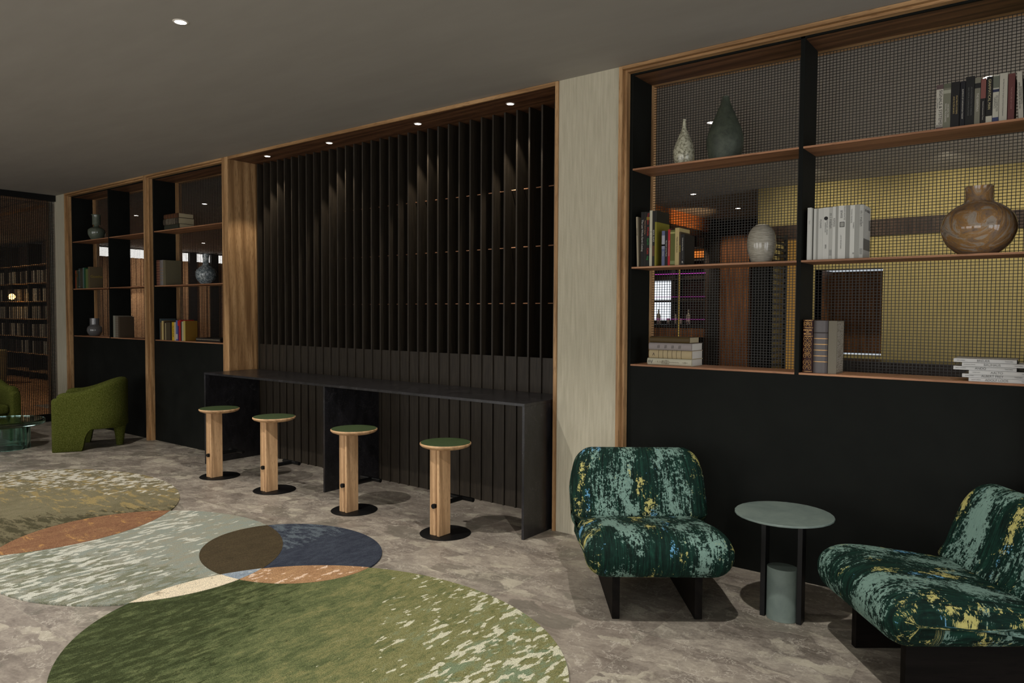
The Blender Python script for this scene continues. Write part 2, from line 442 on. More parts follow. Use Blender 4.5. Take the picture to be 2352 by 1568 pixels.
# right wall with two tall windows (behind the camera side)
struct('wall_right', textile, (4.1, 4.2, -9.2, -6.4, 0, H), (4.1, 4.2, -4.0, -3.6, 0, H), (4.1, 4.2, -1.2, 0, 0, H),
       (4.1, 4.2, -6.4, -4.0, 2.7, H), (4.1, 4.2, -3.6, -1.2, 2.7, H))
for i, (a, b) in enumerate(((-6.4, -4.0), (-3.6, -1.2))):
    m = MB()
    m.box(4.08, 4.2, a, a + .06, 0, 2.7).box(4.08, 4.2, b - .06, b, 0, 2.7).box(4.08, 4.2, a, b, 2.64, 2.7)
    m.box(4.08, 4.2, a, b, 0, .06).box(4.1, 4.16, (a + b) / 2 - .03, (a + b) / 2 + .03, 0, 2.7)
    o = m.build('window_%d' % (i + 1), blackmetal); o['kind'] = 'structure'

# ------------------------------------------------------------------ mesh screen builder
def wire_grid(x0, x1, z0, z1, y, px=.0198, pz=.0177, w=.0017):
    m = MB()
    n = int((x1 - x0) / px)
    for i in range(1, n + 1):
        x = x0 + i * px
        m.box(x - w, x + w, y - w, y + w, z0, z1)
    n = int((z1 - z0) / pz)
    for i in range(1, n + 1):
        z = z0 + i * pz
        m.box(x0, x1, y - w + .0012, y + w + .0012, z - w, z + w)
    return m

ZS = (1.26, 1.931, 2.603)          # shelf tops
def bookcase(label, xl, xr, dividers, group):
    """xl, xr: outer edges of the oak frame"""
    t = thing('bookcase', label, 'bookcase', ((xl + xr) / 2, .2, 0), 0, group)
    ox = -(xl + xr) / 2; oy = -.2
    def B(x0, x1, y0, y1, z0, z1): return (x0 + ox, x1 + ox, y0 + oy, y1 + oy, z0, z1)
    il, ir = xl + .048, xr - .048
    for a, b, c, d in ((xl, xl + .026, xl + .026, il), (xr - .026, xr, ir, xr - .026)):
        f = MB().box(*B(a, b, -.012, .066, 0, H - .002)).box(*B(c, d, .018, .066, 0, H - .024))
        f.build('frame', oakZ, t, bevel=.0015)
    f2 = MB()
    f2.box(*B(xl + .026, xr - .026, -.012, .066, H - .024, H - .002)).box(*B(il, ir, .018, .066, H - .040, H - .024))
    f2.build('frame', oakX, t, bevel=.0015)
    il, ir = xl + .040, xr - .040
    for a in (il, ir - .031):
        bx('side_panel', black, B(a, a + .031, .066, .342, 0, H - .03), t, .001)
    a0 = il + .031; a1 = ir - .031
    ds = [(d - .0125, d + .0125) for d in dividers]
    for d in ds:
        bx('divider', black, B(d[0], d[1], .066, .342, 1.248, H - .03), t, .001)
    bx('base_panel', black, B(a0, a1, .068, .342, 0, 1.248), t)
    bx('top_panel', walX, B(a0, a1, .080, .342, 3.236, 3.262), t)  # shade under the top is put into the dark wood tone
    bx('header', black, B(a0, a1, .066, .080, 3.236, 3.262), t)
    edges = [a0] + [e for d in ds for e in d] + [a1]
    for i in range(0, len(edges), 2):
        for k, z in enumerate(ZS):
            bx('shelf', shelfwood, B(edges[i], edges[i + 1], .066, .342, z - .012, z), t, .001)
    for b_, mt in ((B(a0 - .035, a0, .343, .43, 1.2, 3.262), oakZ), (B(a1, a1 + .035, .343, .43, 1.2, 3.262), oakZ), (B(a0, a1, .343, .43, 3.236, 3.262), oakX), (B(a0, a1, .343, .43, 0, 1.248), oakX)):
        bx('rear_lining', mt, b_, t)
    wire_grid(a0 + ox, a1 + ox, 1.252, 3.236, .385 + oy).build('mesh_screen', wirem, t)
    return t

bookcase('open black bookcase with two columns beside the green armchair', -11.41, -9.066, [-10.216], 'built in bookcases')
bookcase('open black bookcase with one wide bay between the narrow one and the slatted niche', -9.062, -7.312, [], 'built in bookcases')
bookcase('tall black bookcase behind the patterned lounge chairs', -2.448, -.07, [-1.262], 'built in bookcases')

# ------------------------------------------------------------------ slatted niche
t = thing('niche_surround', 'oak lined niche frame around the dark slatted screen', 'niche frame', (-5.12, .2, 0))
def N(x0, x1, y0, y1, z0, z1): return (x0 + 5.12, x1 + 5.12, y0 - .2, y1 - .2, z0, z1)
bx('jamb', oakZ, N(-7.309, -7.222, -.012, .70, 0, H - .002), t, .0015)
bx('jamb', oakZ, N(-2.970, -2.943, -.012, .70, 0, H - .002), t, .0015)
bx('soffit', walX, N(-7.222, -2.970, .004, .70, 3.258, H - .002), t)
bx('front_trim', oakX, N(-7.222, -2.970, -.012, .004, 3.256, H - .002), t, .001)
bx('back_panel', black, N(-7.222, -2.970, .64, .70, 0, 3.258), t)
t = thing('slatted_screen', 'tall dark bronze slatted screen filling the oak niche behind the bar counter', 'slatted screen', (-5.12, .45, 0))
def N(x0, x1, y0, y1, z0, z1): return (x0 + 5.12, x1 + 5.12, y0 - .45, y1 - .45, z0, z1)
SX = [-7.18 + .12464 * k for k in range(34)]
for x in SX:
    bx('slat', slatm, N(x - .008, x + .008, .322, .60, 0, 3.255), t, .001)
fp = MB()
for k, x in enumerate(SX):
    x1 = SX[k + 1] - .008 if k < 33 else -2.972
    fp.box(*N(x + .008, x1, .336, .36, 0, 1.252))
fp.build('infill_panel', slatm, t)
copper = plain('copper_rod', rgb(176, 128, 96), .35, .5, .6)
for z in (1.69, 2.155, 2.63):
    MB().tube((-7.18 + 5.12, -.035, z), (-2.972 + 5.12, -.035, z), .005).build('rod', copper, t, smooth=True)

# ------------------------------------------------------------------ bar counter
t = thing('bar_counter', 'long black granite bar counter on three slab legs in front of the slats', 'counter', (-5.09, 0, 0))
def N(x0, x1, y0, y1, z0, z1): return (x0 + 5.09, x1 + 5.09, y0, y1, z0, z1)
bx('countertop', granite, N(-7.188, -2.998, -.325, .318, .949, .97), t, .001)
for a in (-7.188, -5.223, -3.019):
    bx('slab_leg', granite, N(a, a + .021, -.324, .318, 0, .949), t, .001)

# ------------------------------------------------------------------ stools
def make_stool(label, x, y):
    t = thing('bar_stool', label, 'stool', (x, y, 0), 0, 'stools along the bar counter')
    MB().lathe([(.0, .0), (.186, .0), (.187, .004), (.182, .007), (0, .0075)], 64).build('base_plate', blackmetal, t, smooth='auto')
    R = MB()
    R.prism([(.020, -.115), (.045, -.115), (.045, .005), (.020, .005)], .007, .628)
    R.build('post', paleoak, t, bevel=.003)
    L = MB()
    pts = []
    for k in range(9):
        a = -PI / 2 + PI / 2 * k / 8
        pts.append((-.012 + .020 * math.cos(a), -.092 + .020 * math.sin(a)))
    pts = [(-.050, -.112)] + pts + [(.008, .02), (-.050, .02)]
    L.prism(pts, .007, .628)
    L.build('post', paleoak, t, bevel=.003)
    f = MB()
    f.tube((-.006, -.126, .222), (-.006, .19, .222), .0175, 20)
    f.tube((-.13, .19, .222), (.105, .19, .222), .016, 20)
    f.build('footrest', blackmetal, t, smooth='auto')
    st = MB().lathe([(0, .628), (.10, .628), (.150, .634), (.176, .644), (.187, .656), (.187, .664), (.183, .668), (0, .668)], 64).build('seat', paleoakX, t, smooth='auto')
    MB().lathe([(0, .668), (.1805, .668), (.1795, .6705), (0, .671)], 64).build('seat_pad', greenseat, st, smooth='auto')
    return t
make_stool('green topped oak bar stool closest to the far counter end and the green armchair', -6.53, -.545)
make_stool('green topped oak bar stool standing left of the counter middle leg', -5.633, -.545)
make_stool('green topped oak bar stool standing right of the counter middle leg', -4.548, -.545)
make_stool('green topped oak bar stool nearest to the patterned lounge chair', -3.546, -.545)

# ------------------------------------------------------------------ cushions (rounded loft)
def smooth_loop(P, n=6):
    out = []
    m = len(P)
    for i in range(m):
        p0, p1, p2, p3 = [Vector(P[(i + k) % m]) for k in (-1, 0, 1, 2)]
        for j in range(n):
            u = j / n
            out.append(.5 * ((2 * p1) + (-p0 + p2) * u + (2 * p0 - 5 * p1 + 4 * p2 - p3) * u * u + (-p0 + 3 * p1 - 3 * p2 + p3) * u ** 3))
    return out
def pillow(prof, W, r, n=6, xc=0.0, mid=8, uo=0.0, taper=None):
    """prof: closed loop of (y, z); lofted along x with rounded ends"""
    P = smooth_loop(prof, n); m = len(P)
    area = sum(P[i].x * P[(i + 1) % m].y - P[(i + 1) % m].x * P[i].y for i in range(m))
    sg = 1 if area > 0 else -1
    nor = []
    for i in range(m):
        d = (P[(i + 1) % m] - P[i - 1]).normalized(); nor.append(Vector((d.y, -d.x)) * sg)
    L = [0]
    for i in range(m): L.append(L[-1] + (P[(i + 1) % m] - P[i]).length)
    secs = []
    q = 8
    for k in range(q + 1):
        a = PI / 2 * k / q
        secs.append((-W / 2 + r * (1 - math.sin(a)), r * (1 - math.sin(PI / 2 - a + 0)) if False else r * (1 - math.sin(a)) * 0 + r * (1 - math.sqrt(max(0, 1 - (1 - math.sin(a)) ** 2)))))
    secs = []
    for k in range(q + 1):
        a = PI / 2 * k / q
        secs.append((-W / 2 + r - r * math.cos(a), r - r * math.sin(a)))
    left = secs
    right = [(-x, d) for x, d in reversed(secs)]
    mids = [(-W / 2 + r + (W - 2 * r) * (k + 1) / (mid + 1), 0) for k in range(mid)]
    S = left + mids + right
    M = MB()
    for x, d in S:
        for i in range(m):
            p = P[i] - nor[i] * d
            xx = x * (taper(p.x, p.y) if taper else 1.0)
            idx = len(M.v)
            M.v.append((xc + xx, p.x, p.y)); M.uv[idx] = (x + uo, L[i])
    ns = len(S)
    for k in range(ns - 1):
        for i in range(m):
            j = (i + 1) % m
            M.f.append((k * m + i, k * m + j, (k + 1) * m + j, (k + 1) * m + i))
    # caps, slightly domed
    for k, dirn in ((0, -1), (ns - 1, 1)):
        c = sum(((P[i] - nor[i] * S[k][1]) for i in range(m)), Vector((0, 0))) / m
        base = k * m
        prev = [base + i for i in range(m)]
        for st in (.6, .25):
            ring = []
            for i in range(m):
                p = P[i] - nor[i] * S[k][1]; pp = c + (p - c) * st
                idx = len(M.v); M.v.append((xc + (S[k][0]) * (taper(pp.x, pp.y) if taper else 1) + dirn * .012 * (1 - st), pp.x, pp.y)); M.uv[idx] = (S[k][0] + dirn * (1 - st) * .12 + uo, L[i])
                ring.append(idx)
            for i in range(m):
                j = (i + 1) % m
                M.f.append((prev[i], prev[j], ring[j], ring[i]))
            prev = ring
        idx = len(M.v); M.v.append((xc + S[k][0] * (taper(c.x, c.y) if taper else 1) + dirn * .013, c.x, c.y)); M.uv[idx] = (S[k][0] + dirn * .15 + uo, 0)
        for i in range(m):
            M.f.append((prev[i], prev[(i + 1) % m], idx))
    # orient consistently
    if sg > 0: M.f = [tuple(reversed(f)) for f in M.f]
    return M

def lounge_chair(label, loc, rz, uo):
    t = thing('lounge_chair', label, 'lounge chair', loc, rz, 'patterned lounge chairs')
    for x in (-.217, .217):
        bx('leg', darkwood, (x - .02, x + .02, 0, .66, 0, .262), t, .003)
    seat = [(.03, .240), (-.06, .246), (-.125, .292), (-.147, .365), (-.122, .435), (-.04, .475), (.09, .474), (.28, .446), (.50, .412), (.64, .392), (.715, .35), (.71, .29), (.64, .25), (.35, .240)]
    pillow(seat, .775, .112, uo=uo).build('seat', lounge_cloth, t, smooth=True)
    back = [(.48, .40), (.515, .48), (.555, .59), (.595, .70), (.65, .768), (.725, .778), (.785, .725), (.80, .61), (.785, .49), (.76, .37), (.71, .285), (.59, .30)]
    pillow(back, .81, .085, uo=uo + 3.51, taper=lambda y, z: 1.0 - .10 * max(0, (z - .55) / .2) ** 2).build('backrest', lounge_cloth, t, smooth=True)
    return t
lounge_chair('armless green patterned lounge chair left of the small round table', (-1.6555, -.9665, 0), math.radians(37), 1.17)
lounge_chair('armless green patterned lounge chair right of the small round table, cut by the photo edge', (-.632, -.837, 0), math.atan2(-.79, .61), 7.8)

# ------------------------------------------------------------------ side table
t = thing('side_table', 'small round grey green table between the two patterned chairs', 'side table', (-1.14, -.545, 0))
top = [(0, .535), (.17, .535), (.225, .545), (.248, .553), (.248, .560), (.246, .562), (0, .562)]
MB().lathe(top, 28).build('table_top', tealstone, t, smooth='auto')
for x in (-.094, .094):
    bx('post', blackmetal, (x - .013, x + .013, -.032, .034, 0, .535), t, .002)
pts = []
for k in range(17):
    a = PI * (1 + k / 16)
    pts.append((.080 * math.cos(a), .066 * math.sin(a)))
for k in range(1, 16):
    a = PI * k / 16
    pts.append((.080 * math.cos(a), .066 * math.sin(a)))
MB().prism(pts, 0, .275).build('drum', tealstone, t, smooth='auto', bevel=.002)

# ------------------------------------------------------------------ green armchairs
def tub_chair(label, loc, rz):
    t = thing('armchair', label, 'armchair', loc, rz, 'green armchairs')
    TH = .12; HW = .30
    path = []          # centre line of the wrap, with outward normal
    yb, R = -.055, .27
    def add(x, y, nx, ny): path.append((Vector((x, y)), Vector((nx, ny))))
    yf = -.42
    # left straight from front to back
    for y in [yf + .0 + (yb - yf) * k / 26 for k in range(27)]: add(-HW, y, -1, 0)
    for k in range(1, 13):
        a = PI - PI / 2 * k / 12
        add(-HW + R + R * math.cos(a), yb + R * math.sin(a), math.cos(a), math.sin(a))
    for k in range(1, 6): add(-HW + R + (2 * HW - 2 * R) * k / 6, yb + R, 0, 1)
    for k in range(12, -1, -1):
        a = PI / 2 * k / 12
        add(HW - R + R * math.cos(a), yb + R * math.sin(a), math.cos(a), math.sin(a))
    for y in [yf + (yb - yf) * k / 26 for k in range(25, -1, -1)]: add(HW, y, 1, 0)
    def zs(y):
        q = (y - yf)
        e = max(0, min(1, (q - .14) / .58)); e = e * e * (3 - 2 * e)
        zt = .675 + .15 * e
        fr = max(0, 1 - q / .09); zt -= .06 * (1 - math.sqrt(max(0, 1 - fr * fr))) if fr > 0 else 0
        d = q - .265
        if d < 0: zb = 0.0
        elif d < .11: zb = .245 * math.sqrt(max(0, 1 - (1 - d / .11) ** 2))
        else: zb = .245
        return zb, zt
    M = MB(); ring = 20; secs = []
    # extra end sections for rounded front
    full = []
    for i, (p, n) in enumerate(path): full.append((p, n, 1.0, 0.0))
    first, last = full[0], full[-1]
    ends0 = []; ends1 = []
    for k in range(1, 5):
        a = PI / 2 * k / 4
        ends0.append((first[0] + Vector((0, -.045 * math.sin(a))), first[1], 1 - (1 - math.cos(a)) * .5, .03 * (1 - math.cos(a))))
        ends1.append((last[0] + Vector((0, -.045 * math.sin(a))), last[1], 1 - (1 - math.cos(a)) * .5, .03 * (1 - math.cos(a))))
    full = ends0[::-1] + full + ends1
    for p, n, w, ins in full:
        zb, zt = zs(max(p.y, yf)); zt -= ins
        if zb > .001: zb += 0
        th = TH * w / 2
        pts = []
        rt = min(th, .06)
        prof = [(th, zb + .012), (th, zb + (zt - zb) * .35), (th, zb + (zt - zb) * .7)]
        for k in range(9):
            a = PI * k / 8
            c = math.cos(a); s_ = math.sin(a)
            prof.append((th * (abs(c) ** .75) * (1 if c > 0 else -1), zt - rt + rt * s_))
        prof += [(-th, zb + (zt - zb) * .7), (-th, zb + (zt - zb) * .35), (-th, zb + .012), (-th + .012, zb), (0, zb), (th - .012, zb)]
        secs.append([(p.x + n.x * o, p.y + n.y * o, z) for o, z in prof])
    m = len(secs[0])
    for s_ in secs: M.v += s_
    for k in range(len(secs) - 1):
        for i in range(m):
            j = (i + 1) % m
            M.f.append((k * m + i, (k + 1) * m + i, (k + 1) * m + j, k * m + j))
    M.f.append(tuple(range(m))); M.f.append(tuple((len(secs) - 1) * m + i for i in range(m))[::-1])
    M.build('shell', boucle, t, smooth='auto', angle=50)
    bx('seat_base', boucle, (-HW + .055, HW - .055, -.38, .13, .245, .335), t, .03)
    o = bx('seat_cushion', boucle, (-HW + .061, HW - .061, -.435, .12, .337, .455), t, .045); o.modifiers[0].segments = 5
    for x in (.0,):
        MB().lathe([(.036, 0), (.040, .008), (.055, .14), (.075, .25), (.078, .29)], 24, x, .185).build('leg', boucle, t, smooth='auto')
    return t
# local -y is the direction the chair faces
F1 = Vector((-.5, -.866)); rz1 = math.atan2(F1.x, -F1.y)
ax = Vector((math.cos(rz1), math.sin(rz1))); ay = Vector((-math.sin(rz1), math.cos(rz1)))
corner = Vector((-9.064, -1.093)); org = corner - ax * .36 + ay * .465
tub_chair('green boucle armchair turned side on in front of the narrow bookcase', (org.x, org.y, 0), rz1)
F2 = Vector((.99, .10)); rz2 = math.atan2(F2.x, -F2.y)
ax = Vector((math.cos(rz2), math.sin(rz2))); ay = Vector((-math.sin(rz2), math.cos(rz2)))
corner = Vector((-10.283, -.96)); org = corner - ax * .36 + ay * .465
tub_chair('green boucle armchair behind the glass table, mostly outside the photo', (org.x, org.y, 0), rz2)

# ------------------------------------------------------------------ glass table
t = thing('glass_table', 'round green glass table in front of the green armchairs', 'table', (-9.80, -1.30, 0))
MB().lathe([(0, .275), (.385, .275), (.395, .285), (.395, .325), (.385, .335), (0, .335)], 72).build('table_top', greenglass, t, smooth='auto')
pts = []
for k in range(144):
    a = 2 * PI * k / 144
    r = .235 + .016 * abs(math.sin(a * 5))
    pts.append((r * math.cos(a), r * math.sin(a)))
inner = [(.86 * x, .86 * y) for x, y in pts]
M = MB(); n = len(pts)
for P_, z in ((pts, .001), (pts, .273), (inner, .273), (inner, .001)): M.v += [(p[0], p[1], z) for p in P_]
for a, b in ((0, 1), (1, 2), (2, 3), (3, 0)):
    for k in range(n):
        k2 = (k + 1) % n
        M.f.append((a * n + k, a * n + k2, b * n + k2, b * n + k))
M.build('drum_base', greenglass, t, smooth='auto')

# ------------------------------------------------------------------ rug of overlapping ovals
def ell(c, a, b, ang, n=120):
    ca, sa = math.cos(ang), math.sin(ang)
    return [(c[0] + a * math.cos(t) * ca - b * math.sin(t) * sa, c[1] + a * math.cos(t) * sa + b * math.sin(t) * ca) for t in [2 * PI * k / n for k in range(n)]]
def clip(S, Cc):
    out = S
    n = len(Cc)
    for i in range(n):
        a = Cc[i]; b = Cc[(i + 1) % n]; inp = out; out = []
        def side(p): return (b[0] - a[0]) * (p[1] - a[1]) - (b[1] - a[1]) * (p[0] - a[0])
        for j in range(len(inp)):
            p = inp[j]; q = inp[(j + 1) % len(inp)]; sp = side(p); sq = side(q)
            if sp >= 0: out.append(p)
            if (sp >= 0) != (sq >= 0):
                u = sp / (sp - sq); out.append((p[0] + u * (q[0] - p[0]), p[1] + u * (q[1] - p[1])))
    return out
EG = ell((-2.796, -2.291), 1.272, 1.035, math.radians(1.8), 160)
EY = ell((-4.899, -2.092), 1.041, .860, math.radians(-3.9))
EO = ell((-6.849, -2.175), 1.511, 1.178, math.radians(-6.1))
EN = ell((-4.080, -1.486), .679, .544, math.radians(-4.6))
rug = thing('rug', 'large pile rug of overlapping green grey olive and navy ovals', 'rug')
def field(name, poly, z, mat, label):
    o = MB().prism(poly, .0005 if z < .0115 else .004, z).build(name, mat, rug)
    o['label'] = label
field('olive_field', EO, .0090, rug_olive, 'olive brown oval')
field('grey_field', EY, .0095, rug_grey, 'pale grey oval')
field('navy_field', EN, .0100, rug_navy, 'dark navy oval')
field('green_field', EG, .0105, rug_green, 'mottled green oval')
field('overlap_field', clip(EO, EY), .0115, rug_terra, 'rust coloured overlap')
field('overlap_field', clip(EY, EN), .0120, rug_brown, 'dark brown overlap')
field('overlap_field', clip(EN, EG), .0125, rug_sand, 'orange brown overlap')
field('overlap_field', clip(EY, EG), .0130, rug_cream, 'cream overlap')
field('overlap_field', clip(clip(EY, EG), EN), .0135, rug_blue, 'pale blue overlap')

# ------------------------------------------------------------------ vases
def vase(name, label, loc, prof, mat, cat='vase'):
    z0 = prof[0][1]
    # smooth the profile
    P = [(0, 0)] + prof
    out = []
    m = len(prof)
    for i in range(m - 1):
        p0 = Vector(prof[max(0, i - 1)]); p1 = Vector(prof[i]); p2 = Vector(prof[i + 1]); p3 = Vector(prof[min(m - 1, i + 2)])
        for j in range(5):
            u = j / 5
            q = .5 * ((2 * p1) + (-p0 + p2) * u + (2 * p0 - 5 * p1 + 4 * p2 - p3) * u * u + (-p0 + 3 * p1 - 3 * p2 + p3) * u ** 3)
            out.append((max(.001, q.x), q.y))
    out.append(prof[-1])
    rt, zt = prof[-1]
    inner = [(rt * .86, zt - .001), (rt * .8, zt - .03), (rt * .8, zt * .6)]
    o = MB().lathe([(.0005, 0)] + out + inner, 56).build(name, mat, None, smooth='auto', angle=60)
    o.location = loc
    return tag(o, label, cat, 'vases on the shelves')
def m_speckle(name, a, b, scale, rough, lo, hi, det=4):
    M = Mat(name, rough, .5); n = M.noise(None, scale, det, .75, .4)
    return M.color(M.ramp(n, [(lo, a), (hi, b)]))
m_bottle = m_speckle('speckled_glaze', rgb(120, 118, 98), rgb(196, 194, 172), 55, .18, .40, .56)
m_greenv = m_speckle('dark_green_clay', rgb(44, 50, 42), rgb(72, 80, 66), 22, .62, .3, .7)
def m_line():
    M = Mat('brushed_grey_glaze', .12, .5); n = M.noise(M.map((1, 1, 16)), 22, 4, .7)
    return M.color(M.ramp(n, [(.32, rgb(120, 116, 104)), (.55, rgb(168, 163, 150)), (.75, rgb(192, 188, 176))]))
m_egg = m_line()
def m_marblev():
    M = Mat('brown_marble', .08, .5)
    v = M.map((1, 1, 1), rot=(.5, .9, .2))
    n = M.noise(M.map((1.0, 3.2, 1), vec=v), 7, 6, .65, 1.2)
    f = M.noise(None, 60, 3, .7)
    c = M.ramp(n, [(.28, rgb(84, 62, 46)), (.42, rgb(126, 106, 88)), (.5, rgb(150, 112, 66)), (.58, rgb(156, 144, 130)), (.75, rgb(106, 92, 80))])
    return M.color(M.mix(M.math('MULTIPLY', M.thr(f, .55, .7), .3), c, rgb(74, 58, 46)))
m_marb = m_marblev()
m_sage = m_speckle('celadon_glaze', rgb(80, 88, 76), rgb(104, 112, 98), 40, .1, .3, .7)
m_slate = plain('slate_glaze', rgb(92, 92, 92), .1, .6)
m_crack = m_speckle('blue_crackle_glaze', rgb(82, 92, 98), rgb(158, 166, 168), 42, .15, .46, .60)
vase('bottle_vase', 'small speckled cream bottle vase on the top shelf', (-2.062, .2, 2.6035),
     [(.052, 0), (.056, .006), (.067, .045), (.071, .095), (.063, .135), (.052, .165), (.034, .208), (.0165, .250), (.012, .28), (.0105, .305), (.0125, .312)], m_bottle)
vase('teardrop_vase', 'large dark green teardrop vase beside the speckled bottle', (-1.778, .2, 2.6035),
     [(.094, 0), (.099, .01), (.110, .068), (.117, .125), (.104, .196), (.076, .264), (.043, .343), (.026, .39), (.0215, .410), (.0225, .416)], m_greenv)
vase('egg_vase', 'grey brushed egg shaped vase at the end of the colourful book row', (-1.529, .2, 1.9315),
     [(.052, 0), (.060, .008), (.080, .06), (.0885, .11), (.0865, .155), (.074, .20), (.054, .228), (.041, .235), (.040, .241)], m_egg)
vase('round_vase', 'big round brown marbled vase right of the white books', (-.371, .2, 1.9315),
     [(.080, 0), (.092, .006), (.145, .055), (.172, .115), (.174, .16), (.155, .215), (.115, .255), (.078, .276), (.066, .290), (.0645, .33), (.066, .364)], m_marb)
vase('long_neck_vase', 'sage long necked vase with flared rim on the narrow bookcase top shelf', (-10.885, .2, 2.6035),
     [(.050, 0), (.062, .008), (.098, .06), (.111, .115), (.104, .155), (.074, .180), (.038, .196), (.030, .225), (.0275, .30), (.031, .335), (.045, .352), (.064, .360), (.066, .366)], m_sage)
vase('bulb_vase', 'glossy slate bulb vase on the lowest shelf of the narrow bookcase', (-10.995, .2, 1.2605),
     [(.052, 0), (.064, .006), (.092, .045), (.099, .085), (.090, .125), (.068, .148), (.062, .158), (.0615, .20), (.062, .25)], m_slate)
vase('crackle_vase', 'blue grey crackle vase with straight neck right of the grey cover book', (-8.038, .2, 1.9315),
     [(.052, 0), (.062, .006), (.102, .055), (.118, .115), (.108, .165), (.075, .20), (.045, .225), (.034, .25), (.032, .29), (.036, .335), (.038, .358)], m_crack)

# ------------------------------------------------------------------ books
def book(label, x0, x1, y, z, h, d, mat, pages=whitepage, group=None, rounded=False, texts=(), bands=(), tilt=0.0, lying=False, coverpart=None):
    w = x1 - x0
    if lying:   # x0..x1 is the height span, h the thickness
        hh = x1 - x0; w = h
        t = thing('book', label, 'book', (x1, y, z), 0, group, rot=(0, -PI / 2, tilt))
    else:
        hh = h
        t = thing('book', label, 'book', (x0, y, z), 0, group, rot=(0, tilt, 0))
    bt = min(.0028, w * .16)
    m = MB()
    if rounded:
        pts = [(0, d)]
        pts += [(0, .012)]
        for k in range(7):
            a = PI * k / 6
            pts.append((w / 2 - w / 2 * math.cos(a), .010 - .009 * math.sin(a)))
        pts += [(w, d), (w - bt, d), (w - bt, .014), (bt, .014), (bt, d)]
        # split to convex pieces
        sp = [(0, .014)] + [p for p in pts[2:9]] + [(w, .014)]
        m.prism(sp, 0, hh)
        m.box(0, bt, .014, d, 0, hh).box(w - bt, w, .014, d, 0, hh)
    else:
        m.box(0, w, 0, .003, 0, hh).box(0, bt, .003, d, 0, hh).box(w - bt, w, .003, d, 0, hh)
    cov = m.build('cover', mat, t, smooth='auto' if rounded else False)
    ins = .003 if hh > .1 else .001
    bx('pages', pages, (bt, w - bt, .0145 if rounded else .003, d - .004, ins, hh - ins), t)
    for frac, hgt, bm in bands:
        if rounded:
            b = MB(); P = []
            for k in range(9):
                a = PI * k / 8; P.append((w / 2 - (w / 2 + .0006) * math.cos(a), .010 - .0098 * math.sin(a)))
            b.prism(P, hh * frac - hgt / 2, hh * frac + hgt / 2)
        else:
            b = MB().box(-.0001, w + .0001, -.0006, .0005, hh * frac - hgt / 2, hh * frac + hgt / 2)
        b.build('spine_band', bm, cov)
    yt = -.0007 if not rounded else .0003
    for tx in texts:
        s_, size, frac, mt = tx[:4]
        off = tx[4] if len(tx) > 4 else .5
        mode = tx[5] if len(tx) > 5 else 'down'
        sx = tx[6] if len(tx) > 6 else 1.0
        if mode == 'down': text(s_, size, mt, cov, (w * off, yt, hh * frac), DOWN, XP, sx=sx)
        elif mode == 'flat': text(s_, size, mt, cov, (w * off, yt, hh * frac), XP, ZP, sx=sx)
        elif mode == 'turn': text(s_, size, mt, cov, (w * off, yt, hh * frac), ZP, (-1, 0, 0), sx=sx)
    return t

g = 'colourful books on the middle shelf of the tall bookcase'
yR = .10; zM = 1.9312
E_ = [-2.343, -2.325, -2.303, -2.283, -2.26, -2.239, -2.219, -2.166]
book('thin pale spined book leaning at the left of the colourful row', -2.352, -2.341, yR, zM, .345, .20, cm(168, 156, 132), group=g, tilt=-.035, texts=[('MONDO 2000', .008, .7, ink)])
book('black book lettered The Last Whole Earth Catalog in white', -2.325, -2.304, yR, zM, .375, .26, cm(16, 14, 13), group=g, texts=[('The Last Whole Earth Catalog', .0175, .57, inkwhite)])
book('black book lettered Whole Earth Epilog in brown', -2.303, -2.284, yR, zM, .374, .26, cm(24, 18, 14), group=g, texts=[('Whole Earth Epilog', .012, .72, cm(170, 130, 100))])
b_ = book('black book with red and green Whole Earth Catalog lettering', -2.283, -2.260, yR, zM, .372, .25, cm(14, 14, 12), group=g,
     texts=[('The Next', .020, .875, inkred), ('Whole', .022, .645, inkred), ('Earth', .022, .455, inkgreen), ('Cata', .022, .285, inkred), ('log', .022, .155, inkgreen)], bands=[(.88, .02, cm(120, 110, 30))])
book('tall slim cream book between the black catalogues', -2.259, -2.240, yR, zM, .380, .24, cm(190, 186, 164), group=g, texts=[('B  I  O  M  I  M  I  C  R  Y', .008, .45, inkgrey), ('O', .012, .62, ink)])
book('black and brown spined book before the lime green one', -2.239, -2.220, yR, zM, .376, .19, cm(22, 18, 14), group=g, texts=[('SPACE  PLACE', .013, .55, inkwhite)], bands=[(.28, .07, cm(74, 44, 26))])
o = book('tall dark book with a lime green lower jacket', -2.219, -2.208, yR, zM, .378, .20, cm(28, 26, 16), group=g)
bx('dust_jacket', cm(128, 120, 34), (-.0006, .0118, -.0008, .201, .0, .300), o)
book('blue and white paperback right of the lime green book', -2.168, -2.146, yR, zM, .236, .15, cm(92, 98, 130), group=g, bands=[(.72, .07, cm(160, 160, 170)), (.55, .03, cm(130, 134, 156))], texts=[('Society', .011, .35, inkwhite)])
book('black paperback lettered Narrative across Media', -2.145, -2.124, yR, zM, .234, .15, cm(14, 13, 14), group=g, texts=[('Narrative across Media', .0115, .5, inkwhite)])
book('bright red paperback in the colourful row', -2.123, -2.107, yR, zM, .243, .15, cm(170, 24, 38), group=g, texts=[('The Future of Communication', .0085, .48, inkwhite)])
book('olive green paperback right of the red one', -2.106, -2.073, yR, zM, .238, .15, cm(84, 88, 34), group=g, bands=[(.92, .012, cm(150, 150, 90)), (.09, .022, cm(120, 130, 84))])
book('cream paperback lettered Media and Symbols', -2.072, -2.043, yR, zM, .250, .17, cm(178, 160, 110), group=g, texts=[('Media and Symbols', .0135, .55, ink)])
book('thin dark brown paperback beside Media and Symbols', -2.042, -2.031, yR, zM, .222, .15, cm(60, 48, 30), group=g, texts=[('THE MEDIUM', .008, .5, inkyellow)])
